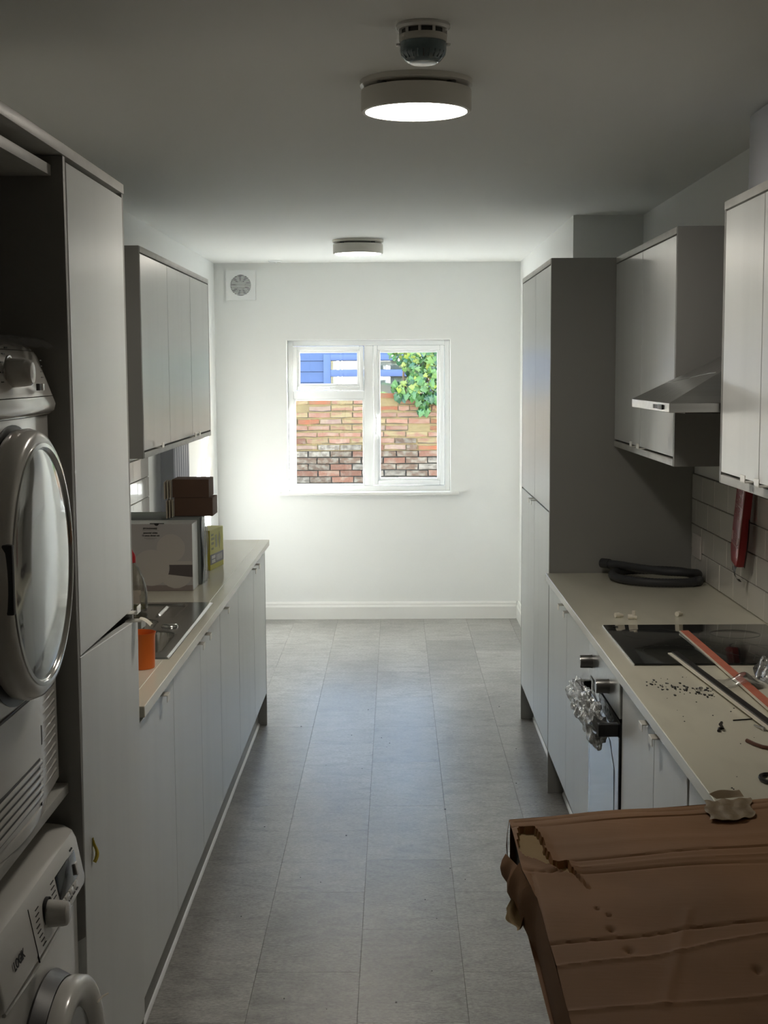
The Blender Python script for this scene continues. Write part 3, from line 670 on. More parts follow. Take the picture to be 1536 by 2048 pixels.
# seams, vents
obj('kick_door', MB().prism([(DX-.004, 2.13), (DX-.002, 2.478), (DX+.003, 2.478), (DX+.0035, 2.38), (DX+.002, 2.25), (DX-.002, 2.13)], 'z', .900, 1.098), m_appl, dr, smooth=30)
obj('seam', MB().box(DX-.01, DX+.0012, 2.12, 2.50, 1.0985, 1.102), m_dgrey, dr)
obj('seam', MB().box(DX-.01, DX+.0006, 2.479, 2.4815, .89, 1.0985), m_dgrey, dr)
obj('latch', MB().box(DX-.004, DX+.0025, 2.483, 2.490, 1.0, 1.035), m_inkg, dr, bevel=.001)
slot = MB().box(-.006, .004, -.0575, .0575, -.0030, .0030).mesh('vent_slat', (0, 0, 0), bevel=.0022, smooth=50); slot.materials.append(m_appl)
obj('vent_backing', MB().prism([(DX-.012, 2.512), (DX-.010, 2.512), (DX-.012, 2.64), (DX-.02, 2.64)], 'z', .905, 1.155), m_dgrey, dr)
obj('vent_panel', MB().prism([(DX-.014, 2.50), (DX-.0105, 2.50), (DX-.0135, 2.64), (DX-.03, 2.64)], 'z', .900, 1.16), m_dgrey, dr)
copies('vent_slat', slot, dr, [(DX-.009+.9, 2.575-2.38, .915+.0167*k-DZ0) for k in range(15)], [(0, 0, .045)]*15)
ks = MB().box(-.001, .004, -.165, .165, -.0038, .0038).mesh('kick_slat', (0, 0, 0), bevel=.002, smooth=50); ks.materials.append(m_appl2)
obj('kick_vent', MB().box(DX, DX+.0042, 2.15, 2.462, .908, .982), m_dgrey, dr)
copies('kick_slat', ks, dr, [(DX+.0035+.9, 2.305-2.38, .916+.0145*k-DZ0) for k in range(5)])
# clear film on the top of the lid
b = MB().sheet(lambda u, v: (-.70+.07*u, 2.10+.57*v, 1.7235+.004*abs(math.sin(v*23+u*5))*(.4+.6*u)-(.020*max(0, u-.6)/.4)), 8, 40)
obj('protective_film', b, m_film, dr)
# --- washing machine
WY0, WY1, WZ = 2.085, 2.682, .792
wm = thing('washing_machine', 'white washing machine on the floor under the dryer, LOGIK lettering on its drawer', 'washing machine', (-.9, 2.38, 0))
obj('body', MB().prism(rounded_front(-1.17, -.622, WY0, WY1, .016, 0, 0, .002), 'z', .02, .672), m_appl, wm, smooth=40)
for (x, y) in ((-1.13, 2.12), (-1.13, 2.645), (-.67, 2.12), (-.67, 2.645)):
    obj('foot', MB().cyl((x, y, .001), 'z', .022, .02, 14), m_dgrey, wm)
pan = obj('control_panel', loft([(-.614, .674), (-.606, .678), (-.604, .690), (-.619, .768), (-.626, .782), (-.640, .790), (-.66, WZ)], .018, WY0, WY1, -1.17, .002), m_appl2, wm, smooth=30)
obj('lid_inset', MB().box(-1.15, -.735, 2.10, 2.655, WZ-.001, WZ+.0012), m_appl, wm, bevel=.001)
obj('lid_seam', MB().box(-.734, -.7325, 2.10, 2.66, WZ-.001, WZ+.0006), m_dgrey, wm)
obj('lid_seam', MB().box(-.690, -.689, 2.10, 2.60, WZ-.001, WZ+.0005), m_inkg, wm)
def px(z): return -.604-(z-.690)*.1923       # the leaning face of the fascia
def face_box(b, y0, y1, z0, z1, t=.0012):
    return b.add([(px(z0)-.002, y0, z0), (px(z0)+t, y0, z0), (px(z0)+t, y1, z0), (px(z0)-.002, y1, z0), (px(z1)-.002, y0, z1), (px(z1)+t, y0, z1), (px(z1)+t, y1, z1), (px(z1)-.002, y1, z1)],
                 [(0, 3, 2, 1), (4, 5, 6, 7), (0, 1, 5, 4), (1, 2, 6, 5), (2, 3, 7, 6), (3, 0, 4, 7)])
obj('drawer_seam', face_box(MB(), 2.294, 2.296, .676, .768, .0006), m_ink, pan, smooth=0)
obj('display', face_box(MB(), 2.475, 2.625, .712, .758), m_black, pan, bevel=.0008)
obj('display_button', face_box(MB(), 2.603, 2.622, .716, .738, .004), m_appl2, pan, bevel=.001)
for k in range(4):
    obj('panel_button', face_box(MB(), 2.475+.032*k, 2.502+.032*k, .702, .709, .002), m_appl2, pan, bevel=.0008)
b = MB()
for k in range(8):
    face_box(b, 2.315+.004*abs(k-3.5), 2.336+.004*abs(k-3.5), .752-.0088*k, .7535-.0088*k, .0008)
for k in range(4): face_box(b, 2.44-.002*k, 2.462, .757-.009*k, .7585-.009*k, .0008)
for k in range(6): face_box(b, 2.47+.023*k, 2.484+.023*k, .6935, .6950, .0008)
face_box(b, 2.60, 2.618, .763, .7655, .0008)
stuff(obj('panel_print', b, m_ink, pan, smooth=0))
kz = .724
obj('knob_ring', MB().lathe([(.026, .0022), (.0285, .0022), (.0285, -.004), (.026, -.004), (.026, .0022)], (px(kz), 2.392, kz), 'x', 36), m_ink, pan)
obj('knob', MB().lathe([(.0, .038), (.017, .0375), (.0205, .035), (.0222, .028), (.0240, .004), (.0240, -.004)], (px(kz), 2.392, kz), 'x', 36), m_appl2, pan, smooth=40)
text_mesh('LOGIK', .021, m_ink, pan, (px(.722)+.0012, 2.197, .722), (PI/2-.19, 0, PI/2), 'lettering', .0003)
wc = (-.622, 2.383, .383)
wd = obj('door_rim', MB().lathe([(.212, .030), (.2155, .040), (.2145, .058), (.209, .064), (.20, .0655), (.178, .061), (.160, .050), (.156, .03), (.212, .030)], wc, 'x', 72), m_appl2, wm, smooth=50)
obj('door_glass', MB().lathe([(.160, .048), (.135, .034), (.10, .022), (.0, .018)], wc, 'x', 48), mat('smoked_door_plastic', (.10, .10, .098), .12, coat=.4), wd, smooth=80)
obj('door_bowl', MB().lathe([(.118, .030), (.112, .033), (.10, .030), (.098, .024), (.118, .024), (.118, .030)], wc, 'x', 48), m_ink, wd)
obj('door_seal', MB().lathe([(.222, -.004), (.226, .004), (.214, .029), (.20, .029), (.20, -.004), (.222, -.004)], wc, 'x', 64), m_dgrey, wm)
obj('front_crease', MB().tube([(-.6205, 2.14, .655), (-.6195, 2.30, .648), (-.6195, 2.46, .652), (-.6205, 2.64, .662)], .004, 6), m_appl2, wm)
b = MB().tube([(-.560, 2.53, .497), (-.552, 2.545, .503), (-.545, 2.56, .502)], .0018, 5)
obj('film_tag', b, m_cream, wd)

# --- oven in the right run
OY0, OY1, OX = 3.692, 4.288, XRT
ov = thing('built_in_oven', 'steel built-in oven with dark knobs, its handle still wrapped in film', 'oven', (.87, 3.99, .19))
obj('housing', MB().box(.615, 1.12, OY0+.004, OY1-.004, .19, ZU-.004), m_carc, ov, smooth=0)
obj('control_panel', MB().box(OX-.006, .614, OY0+.004, OY1-.004, .742, .842), m_steel, ov, bevel=.0015, seg=1)
for y in (3.885, 4.225):
    k = obj('knob', MB().lathe([(.0, -.036), (.0185, -.036), (.0195, -.034), (.0195, -.006), (.0205, 0)], (OX-.006, y, .789), 'x', 32), mat('dark_steel_knob', (.16, .16, .155), .32, metal=.8), ov, smooth=40)
    obj('knob_cap', MB().lathe([(.0, -.0372), (.0165, -.0372), (.0168, -.0358)], (OX-.006, y, .789), 'x', 32), m_steel, k)
dd = obj('door', MB().box(OX-.004, .613, OY0+.004, OY1-.004, .20, .732), m_black, ov, bevel=.002)
obj('door_glass', MB().box(OX-.0065, OX-.0042, OY0+.008, OY1-.008, .205, .69), m_ovenframe, dd, bevel=.0006, seg=1)
zc = .66
obj('inner_window', MB().prism([(OY0+.07, .22), (OY1-.06, .22), (OY1-.055, .60), (OY1-.09, .645), (OY0+.16, .645), (OY0+.075, .585)], 'x', OX-.0082, OX-.0066), m_ovenpane, dd)
hb = MB().box(OX-.058, OX-.046, OY0+.02, OY1-.02, .695, .722)
obj('handle_bar', hb, m_steel, dd, bevel=.003)
for y in (OY0+.012, OY1-.045):
    obj('handle_bracket', MB().box(OX-.060, OX-.0045, y, y+.030, .692, .725), m_blackp, dd, bevel=.002)
def crumple(u, v):
    y = OY0+.055+(OY1-OY0-.10)*u; a = 2*PI*v*.94+.5
    r = .024+.005*math.sin(u*17+a*3)+.004*math.sin(a*7-u*9)+.0022*math.sin(a*13+u*31)+.002*math.sin(u*63+a)
    droop = max(0, -math.sin(a))*(.016+.020*abs(math.sin(u*7+1)))
    return (OX-.050+r*math.cos(a)*1.05, y+.006*math.sin(a*4+u*30), .708+r*math.sin(a)*1.1-droop)
obj('protective_film', MB().sheet(crumple, 70, 44), m_filmw, dd, smooth=40)
# --- hob
hbx = thing('ceramic_hob', 'black glass hob set into the right worktop under the hood', 'hob', (.88, 4.03, ZW))
obj('glass', MB().box(.633, 1.132, 3.732, 4.318, ZW+.0005, ZW+.006), m_black, hbx, bevel=.002)
obj('edge_trim', MB().box(.6315, .6328, 3.731, 4.319, ZW+.0005, ZW+.005), m_steel, hbx)
b = MB()
for (x, y, r) in ((.76, 3.90, .075), (.76, 4.16, .09), (1.0, 3.90, .09), (1.0, 4.16, .072)):
    b.lathe([(r, .0061), (r+.0008, .0061), (r+.0008, .0063), (r, .0063), (r, .0061)], (x, y, ZW), 'z', 40)
b.box(.66, .675, 4.288, 4.291, ZW+.006, ZW+.0063)
for k in range(5): b.box(.70+.03*k, .712+.03*k, 3.98, 3.984, ZW+.006, ZW+.0063)
stuff(obj('zone_print', b, mat('faint_hob_print', (.05, .05, .05), .3), hbx, smooth=0))
# --- cooker hood
hd = thing('cooker_hood', 'brushed steel chimney cooker hood between the right wall cupboards', 'cooker hood', (.93, 4.0, 1.55))
HY0, HY1, HX = 3.712, 4.296, .709
lipb = MB().box(HX, 1.149, HY0, HY1, 1.549, 1.574)
obj('lip', lipb, m_steel, hd, bevel=.0012, seg=1)
cY0, cY1, cX, cz = 3.885, 4.118, 1.0, 1.728
vs = [(HX+.001, HY0+.001, 1.5745), (1.149, HY0+.001, 1.5745), (1.149, HY1-.001, 1.5745), (HX+.001, HY1-.001, 1.5745), (cX, cY0, cz), (1.149, cY0, cz), (1.149, cY1, cz), (cX, cY1, cz)]
obj('canopy', MB().add(vs, [(0, 3, 2, 1), (4, 5, 6, 7), (0, 1, 5, 4), (1, 2, 6, 5), (2, 3, 7, 6), (3, 0, 4, 7)]), m_steel, hd, smooth=0)
obj('chimney', MB().box(cX, 1.149, cY0, cY1, cz+.0005, 2.366), m_filmed, hd, bevel=.001)
obj('film_edge', MB().tube([(.80+.055*(3*t*t-2*t**3)+.0, 4.235-.40*t, 1.5745+(.80+.055*(3*t*t-2*t**3)-.709)*.5275+.0006) for t in [k/14 for k in range(15)]], .0009, 5), m_steel, hd)
obj('grease_filter', MB().box(HX+.05, 1.10, HY0+.04, HY1-.04, 1.545, 1.5488), m_dgrey, hd, bevel=.001)
b = MB()
for k in range(4): b.box(HX-.004, HX, 3.865+.017*k, 3.874+.017*k, 1.556, 1.567)
stuff(obj('switch', b, m_blackp, hd, smooth=0))
obj('slider', MB().box(HX-.005, HX, 3.79, 3.855, 1.555, 1.568), m_blackp, hd, bevel=.001)

# ================================================================ sink and things on the left worktop
sk = thing('kitchen_sink', 'stainless steel bowl-and-a-half sink with drainer, let into the left worktop', 'sink', (-.87, 4.33, ZW))
def rr(x, y, x0, x1, y0, y1, r):
    cx_, cy_ = (x0+x1)/2, (y0+y1)/2; qx, qy = abs(x-cx_)-(x1-x0)/2+r, abs(y-cy_)-(y1-y0)/2+r
    return math.hypot(max(qx, 0), max(qy, 0))+min(max(qx, qy), 0)-r
def sink_z(x, y):
    z = .0035
    d1 = rr(x, y, -1.06, -.668, 3.905, 4.245, .06); d2 = rr(x, y, -1.06, -.752, 4.285, 4.455, .05)
    for d, dep in ((d1, .150), (d2, .125)):
        z -= .003*max(0, min(1, (.012-d)/.012))
        if d < 0: z -= dep*min(1, (-d/.035))**.8
    d3 = rr(x, y, -1.075, -.705, 4.495, 4.765, .02)
    if d3 < 0:
        z -= .0045*min(1, -d3/.008)
        for xr in (-.77, -.845, -.92, -.995):
            z += .007*math.exp(-((x-xr)/.006)**2)*max(0, min(1, (y-4.52)/.03, (4.745-y)/.03))
    e = rr(x, y, -1.108, -.626, 3.846, 4.806, .012)
    if e > -.003: z = .0003
    return z
nx, ny = 120, 200
obj('bowl_and_drainer', MB().sheet(lambda u, v: (-1.110+.486*u, 3.844+.964*v, ZW+sink_z(-1.110+.486*u, 3.844+.964*v)), nx, ny), m_sink, sk, smooth=50)
obj('hole_cover', MB().lathe([(.0, .009), (.018, .009), (.024, .006), (.026, .001)], (-.700, 4.335, ZW+.003), 'z', 28), m_sink, sk, smooth=50)
for (x, y, z) in ((-.86, 4.075, -.146), (-.90, 4.37, -.121)):
    obj('waste', MB().lathe([(.0, .003), (.03, .004), (.038, .002), (.040, 0)], (x, y, ZW+z), 'z', 28), m_chrome, sk, smooth=50)
o = thing('plastic_cup', 'orange plastic cup standing on the left worktop near the sink bowls', 'cup', (-.684, 3.735, ZW))
obj('body', MB().lathe([(.0, .003), (.036, .003), (.038, .02), (.0395, .086), (.0425, .0955), (.0435, .0955), (.041, .086), (.0395, .02), (.0385, .0), (.0, .0)], (-.684, 3.735, ZW+.001), 'z', 40), m_orange, o, smooth=50)
bo = thing('dish_soap_bottle', 'clear dish soap bottle with red cap and a little green soap left', 'bottle', (-.868, 4.622, ZW+.004))
BZ = ZW+.0045
obj('bottle', MB().lathe([(.0, 0), (.048, 0), (.051, .006), (.0515, .055), (.047, .085), (.038, .115), (.026, .142), (.015, .158), (.0135, .166), (.012, .166), (.0125, .157), (.024, .141), (.036, .114), (.045, .084), (.0495, .055), (.049, .008), (.0, .004)], (-.868, 4.622, BZ), 'z', 36, .72), m_bottle, bo, smooth=60)
obj('soap', MB().lathe([(.0, .0045), (.0475, .0085), (.0485, .024), (.0, .024)], (-.868, 4.622, BZ), 'z', 36, .70), m_soap, bo, smooth=40)
obj('cap', MB().lathe([(.0, .205), (.004, .205), (.007, .196), (.0125, .188), (.0155, .180), (.0155, .160), (.0, .160)], (-.868, 4.622, BZ), 'z', 24), m_redcap, bo, smooth=50)
b = MB().sheet(lambda u, v: (-.868+.0500*math.sin(-.75+1.5*u), 4.622-.0375*math.cos(-.75+1.5*u), BZ+.028+.045*v), 12, 3)
obj('back_label', b, m_label, bo)

# white boxed dinner set
ds = thing('dinner_set_box', 'white printed carton of a stoneware dinner set on the left worktop', 'box', (-.86, 5.14, ZW))
bx0, bx1, by0, by1, bz = -1.01, -.731, 5.07, 5.205, 1.121
obj('carton', MB().box(bx0, bx1, by0, by1, ZW+.0008, bz), m_boxw, ds, bevel=.0012, seg=1)
obj('end_face', MB().box(bx1, bx1+.0006, by0+.001, by1-.001, ZW+.002, bz-.001), m_boxs, ds, smooth=0)
obj('top_face', MB().box(bx0+.001, bx1-.001, by0+.001, by1-.001, bz, bz+.0005), m_boxs, ds, smooth=0)
def fx(px_): return bx1+(px_-386)*.001778
def fz(py_): return ZW+(1182-py_)*.00180
def disc(cx_, cz_, r, y, n=48, a0=0, a1=2*PI, sx=1, sz=1):
    pts = [(cx_+r*sx*math.cos(a0+(a1-a0)*k/n), cz_+r*sz*math.sin(a0+(a1-a0)*k/n)) for k in range(n)]
    return MB().prism([(x, z) for x, z in pts if True], 'y', y, by0)
cr = lambda x, y: (262+x/10.97, 1035+y/10.97)
def rectp(x0, y0, x1, y1, y):
    a, b_ = cr(x0, y0), cr(x1, y1); return MB().box(fx(a[0]), min(fx(b_[0]), bx1-.001), y, by0, fz(b_[1]), fz(a[1]))
obj('printed_table', rectp(60, 1480, 1372, 1605, by0-.0003), m_printwood, ds, smooth=0)
obj('printed_shelf', rectp(800, 955, 1372, 1030, by0-.0003), m_plate, ds, smooth=0)
obj('printed_drawer', rectp(800, 1030, 1372, 1300, by0-.0003), m_plated, ds, smooth=0)
p = cr(885, 665); obj('printed_plate', disc(fx(p[0]), fz(p[1]), .0505, by0-.0006), m_plate, ds, smooth=0)
p = cr(440, 1095); obj('printed_plate', disc(fx(p[0]), fz(p[1]), .0655, by0-.0009), m_plate, ds, smooth=0)
bw = [cr(x, y) for x, y in ((650, 1225), (1000, 1265), (1290, 1300), (1322, 1330), (1290, 1400), (1190, 1490), (1060, 1545), (940, 1550), (810, 1505), (720, 1440), (660, 1360))]
obj('printed_bowl', MB().prism([(fx(x), fz(y)) for x, y in bw], 'y', by0-.0012, by0), m_plate, ds, smooth=0)
p = cr(435, 232); text_mesh('STONEWARE', .0085, m_ink, ds, (fx(p[0]), by0-.0004, fz(p[1])), (PI/2, 0, 0))
p = cr(440, 325); text_mesh('essential white', .0085, m_ink, ds, (fx(p[0]), by0-.0004, fz(p[1])), (PI/2, 0, 0))
p = cr(445, 385); text_mesh('12 piece dinner set', .0082, m_ink, ds, (fx(p[0]), by0-.0004, fz(p[1])), (PI/2, 0, 0))
b = rectp(300, 437, 580, 443, by0-.0003); b2 = rectp(350, 466, 530, 470, by0-.0003); b3 = rectp(270, 275, 640, 279, by0-.0003)
b.add(b2.v, b2.f); b.add(b3.v, b3.f)
stuff(obj('printed_rule', b, m_inkg, ds, smooth=0))
p = cr(580, 120); obj('tab_slot', disc(fx(p[0]), fz(p[1]), .0085, by0-.0004, 20, PI, 2*PI), m_ink, ds, smooth=0)
obj('tab_slot', rectp(430, 112, 750, 128, by0-.0005), m_ink, ds, smooth=0)
# film-wrapped dark packet behind it
wp = thing('wrapped_package', 'dark package wrapped in loose clear film, behind the white dinner set carton', 'package', (-.88, 5.41, ZW))
obj('package', MB().prism([(-1.06, 5.222), (-.724, 5.222), (-.724, 5.36), (-.80, 5.45), (-1.06, 5.45)], 'z', ZW+.001, 1.128), mat('grey_green_package', (.20, .225, .22), .45), wp, bevel=.006)
b = MB().sheet(lambda u, v: (-.717+.006*math.sin(u*17+v*5)*v*(1-v)*3, 5.228+.14*u, ZW+.003+.245*v+.004*math.sin(u*11)*v), 24, 16)
obj('film_wrap', b, m_filmw, wp)
b = MB()
for k in range(3): b.tube([(-.713+.003*math.sin(z*40+k), 5.235+.055*k, ZW+.005+z) for z in [.02*i for i in range(12)]], .0022, 5)
obj('film_fold', b, m_film, wp)
# two brown boxes, one on the other, their end flaps folded forward
for layer, (x0, w, l) in enumerate(((-.823, .143, 'lower of two flat brown boxes stacked behind the white dinner set carton'), (-.829, .136, 'upper of two flat brown boxes stacked behind the white dinner set carton'))):
    z0 = 1.1292+layer*.0692
    t = thing('cardboard_box', l, 'box', (x0, 5.265, z0), group='flat brown boxes on the left worktop')
    obj('carton', MB().box(x0, x0+w, 5.265, 5.40, z0, z0+.068), m_cardd, t, bevel=.001, seg=1)
    for k in range(3):
        xf_ = x0-.004-.0075*k; d_ = .045+.020*k
        obj('flap', MB().add([(xf_, 5.268, z0+.001), (xf_+.002, 5.265-d_, z0+.0005), (xf_+.002, 5.265-d_, z0+.064), (xf_, 5.268, z0+.067), (xf_+.0025, 5.268, z0+.001), (xf_+.0045, 5.265-d_, z0+.0005), (xf_+.0045, 5.265-d_, z0+.064), (xf_+.0025, 5.268, z0+.067)],
            [(0, 1, 2, 3), (7, 6, 5, 4), (0, 4, 5, 1), (1, 5, 6, 2), (2, 6, 7, 3), (3, 7, 4, 0)]), m_cardl, t, smooth=0)
# yellow box
yb = thing('yellow_box', 'yellow printed box with a grey band, standing behind the white dinner set carton', 'box', (-.736, 5.592, ZW), (0, 0, math.radians(-9)))
obj('carton', MB().box(-.062, 0, 0, .19, .0008, .160), m_yel, yb, bevel=.001, seg=1, local=True)
obj('front_face', MB().box(-.061, -.0005, -.0006, 0, .001, .1595), m_olive, yb, local=True, smooth=0)
obj('grey_band', MB().box(0, .0006, .001, .189, .022, .062), m_greyprint, yb, local=True, smooth=0)
b = MB().box(.0006, .001, .02, .07, .044, .056).box(.0006, .001, .02, .07, .027, .040)
for k in range(5): b.box(.0006, .001, .085+.018*k, .095+.018*k, .030, .054)
stuff(obj('band_print', b, m_wprint, yb, local=True, smooth=0))
b = MB()
for (y0_, y1_, z0_, z1_) in ((.02, .05, .135, .143), (.02, .06, .118, .128), (.02, .055, .100, .110), (.02, .05, .080, .088), (.075, .10, .085, .135)): b.box(0, .0005, y0_, y1_, z0_, z1_)
b.prism([(.135, .145), (.150, .115), (.135, .075), (.120, .115)], 'x', 0, .0005)
stuff(obj('side_print', b, mat('faded_print', (.33, .33, .16), .5), yb, local=True, smooth=0))
b = MB()
for k, (w, h) in enumerate(((.012, .012), (.012, .013), (.014, .009), (.013, .014), (.011, .01))):
    z = .135-.020*k; b.lathe([(.0055, -.0012), (.0085, -.0012), (.0085, -.0007), (.0055, -.0007)], (-.046, 0, z), 'y', 16)
stuff(obj('front_print', b, m_ink, yb, local=True, smooth=0))
# radiator on the left wall
rd = thing('column_radiator', 'tall blue-grey column radiator on the left wall beyond the wall cupboards', 'radiator', (-1.13, 7.33, .35))
tub = MB().prism([(-1.125+.022*math.cos(a)*.75-.0, .030*math.sin(a)) for a in [2*PI*k/14 for k in range(14)]], 'z', 0, 1.52)
cm = MB().prism([(.0185*math.cos(2*PI*k/14), .031*math.sin(2*PI*k/14)) for k in range(14)], 'z', 0, 1.52).mesh('column', (0, 0, 0), bevel=.003, smooth=40); cm.materials.append(m_rad)
copies('column', cm, rd, [(.018, -.235+.074*k, 0) for k in range(7)])
obj('manifold', MB().tube([(-1.138, 7.06, .40), (-1.138, 7.60, .40)], .016, 12).tube([(-1.138, 7.06, 1.82), (-1.138, 7.60, 1.82)], .016, 12), m_rad, rd, smooth=50)
obj('wall_bracket', MB().box(-1.1905, -1.15, 7.15, 7.18, .55, .60).box(-1.1905, -1.15, 7.48, 7.51, .55, .60).box(-1.1905, -1.15, 7.15, 7.18, 1.6, 1.65).box(-1.1905, -1.15, 7.48, 7.51, 1.6, 1.65), m_rad, rd)
obj('side_plate', MB().box(-1.165, -1.100, 7.050, 7.056, .37, 1.85), m_rad, rd, bevel=.002)

# ================================================================ far wall and ceiling
fn = thing('extractor_fan', 'square white extractor fan with round slatted grille, high on the far wall', 'fan', (-1.014, YF, 2.227))
fxx, fzz, fh = -1.013, 2.2275, .0975
n = 48
ring = [(fxx+.068*math.cos(2*PI*k/n), fzz+.068*math.sin(2*PI*k/n)) for k in range(n)]
sq = []
for k in range(n):
    a = 2*PI*k/n; c_, s_ = math.cos(a), math.sin(a); m_ = fh/max(abs(c_), abs(s_)); sq.append((fxx+m_*c_, fzz+m_*s_))
b = MB(); vs = [(x, YF-.022, z) for x, z in sq]+[(x, YF-.024, z) for x, z in ring]+[(x, YF-.001, z) for x, z in sq]+[(x, YF-.004, z) for x, z in ring]
fs = []
for k in range(n):
    q = (k+1) % n
    fs += [(k, q, n+q, n+k), (k, 2*n+k, 2*n+q, q), (n+k, n+q, 3*n+q, 3*n+k)]
obj('cover_plate', b.add(vs, fs), m_upvc, fn, smooth=30)
obj('housing', MB().cyl((fxx, YF-.003, fzz), 'y', .07, .0025, 40), mat('fan_housing', (.20, .19, .18), .6), fn)
bl = MB()
for k in range(9):
    a = 2*PI*k/9
    p0 = [(r*math.cos(a+da), r*math.sin(a+da)) for r, da in ((.022, -.25), (.064, -.28), (.064, .12), (.022, .25))]
    bl.add([(fxx+p0[0][0], YF-.012, fzz+p0[0][1]), (fxx+p0[1][0], YF-.012, fzz+p0[1][1]), (fxx+p0[2][0], YF-.005, fzz+p0[2][1]), (fxx+p0[3][0], YF-.005, fzz+p0[3][1])], [(0, 1, 2, 3)])
bl.lathe([(.0, -.010), (.026, -.008), (.028, 0)], (fxx, YF-.004, fzz), 'y', 24)
obj('impeller', bl, mat('fan_impeller', (.58, .56, .53), .5), fn, smooth=40)
for k in range(13):
    z = -.060+.010*k; w = math.sqrt(.0685**2-z*z)
    obj('grille_slat', MB().box(fxx-w, fxx+w, YF-.0235, YF-.016, fzz+z-.0022, fzz+z+.0022), m_upvc, fn, smooth=0)
def lamp(x, y, label):
    t = thing('ceiling_lamp', label, 'lamp', (x, y, ZC), group='round ceiling lamps')
    obj('base_plate', MB().lathe([(.0, -.0005), (.139, -.0005), (.139, -.012), (.128, -.016), (.0, -.016)], (x, y, ZC), 'z', 64), m_lampbody, t, smooth=40)
    b = MB()
    for k in range(4):
        a = PI/4+k*PI/2; b.cyl((x+.118*math.cos(a), y+.118*math.sin(a), ZC-.026), 'z', .012, .011, 12)
    obj('spacer', b, m_dgrey, t)
    obj('housing', MB().lathe([(.136, -.024), (.1365, -.028), (.1365, -.070), (.1345, -.075), (.126, -.0755), (.1255, -.072), (.1255, -.030), (.136, -.024)], (x, y, ZC), 'z', 72), m_lampbody, t, smooth=40)
    obj('housing_back', MB().cyl((x, y, ZC-.030), 'z', .127, .004, 48), m_lampbody, t)
    obj('diffuser', MB().lathe([(.0, -.0765), (.10, -.0758), (.1245, -.0735), (.1245, -.068), (.0, -.068)], (x, y, ZC), 'z', 64), m_lampglow, t, smooth=60)
    return t
lamp(.055, 3.625, 'round lit ceiling lamp nearest the camera, just beyond the sounder')
lamp(-.200, 7.90, 'round lit ceiling lamp at the window end of the room')
sb = thing('sounder_beacon', 'smoke detector with blue-green beacon lens on the ceiling in front of the near lamp', 'smoke detector', (.061, 3.05, ZC))
c0 = (.061, 3.05, ZC)
obj('mounting_base', MB().lathe([(.0, -.0005), (.056, -.0005), (.0565, -.006), (.052, -.011), (.0, -.011)], c0, 'z', 48), m_appl2, sb, smooth=40)
obj('chamber', MB().lathe([(.0, -.011), (.044, -.011), (.044, -.021), (.0, -.021)], c0, 'z', 40), m_dgrey, sb)
for k in range(10):
    a = 2*PI*k/10+.15; obj('vent_post', MB().box(c0[0]+.0475*math.cos(a)-.003, c0[0]+.0475*math.cos(a)+.003, c0[1]+.0475*math.sin(a)-.003, c0[1]+.0475*math.sin(a)+.003, ZC-.022, ZC-.0105), m_appl2, sb, smooth=0)
obj('collar', MB().lathe([(.044, -.0215), (.0495, -.0215), (.0495, -.033), (.047, -.036), (.044, -.036), (.044, -.0215)], c0, 'z', 48), m_lampbody, sb, smooth=40)
obj('lens', MB().lathe([(.0485, -.0362), (.0485, -.052), (.046, -.062), (.036, -.073), (.029, -.0765), (.0, -.0765), (.0, -.0362)], c0, 'z', 48), m_lens, sb, smooth=35)
obj('reflector_disc', MB().lathe([(.0, -.0782), (.026, -.0782), (.0285, -.0768), (.0, -.0768)], c0, 'z', 40), m_lensw, sb)
for k in range(9):
    a = -PI/2+(k-4)*.27; obj('lens_rib', MB().tube([(c0[0]+.0478*math.cos(a), c0[1]+.0478*math.sin(a), ZC-.056), (c0[0]+.040*math.cos(a), c0[1]+.040*math.sin(a), ZC-.0702)], .0018, 5), m_dgrey if k == 4 else m_lens, sb)
for s_ in (-1, 1): obj('side_clip', MB().lathe([(.0, -.003), (.006, -.002), (.007, .002), (.0, .003)], (c0[0]+s_*.050, c0[1], ZC-.040), 'z', 12), m_appl2, sb)
cd = thing('ceiling_disc', 'small flat white disc on the ceiling close to the far wall', 'sensor', (-.77, 9.30, ZC))
obj('disc', MB().lathe([(.0, -.0005), (.043, -.0005), (.043, -.007), (.038, -.011), (.0, -.012)], (-.77, 9.30, ZC), 'z', 32), m_upvc, cd, smooth=40)
obj('nub', MB().lathe([(.0, -.012), (.011, -.012), (.009, -.018), (.0, -.019)], (-.765, 9.30, ZC), 'z', 16), m_upvc, cd)

# ================================================================ things on the right
so = thing('blanking_plate', 'blank white socket plate on the tiled right wall near the larder', 'socket', (XR, 5.36, 1.0))
obj('plate', MB().box(1.1335, 1.1410, 5.288, 5.432, .953, 1.041), mat('white_socket_plate', (.66, .62, .60), .35), so, bevel=.003)
for y in (5.30, 5.42): obj('screw_cap', MB().cyl((1.1330, y, .997), 'x', .004, .001, 10), m_cream, so)
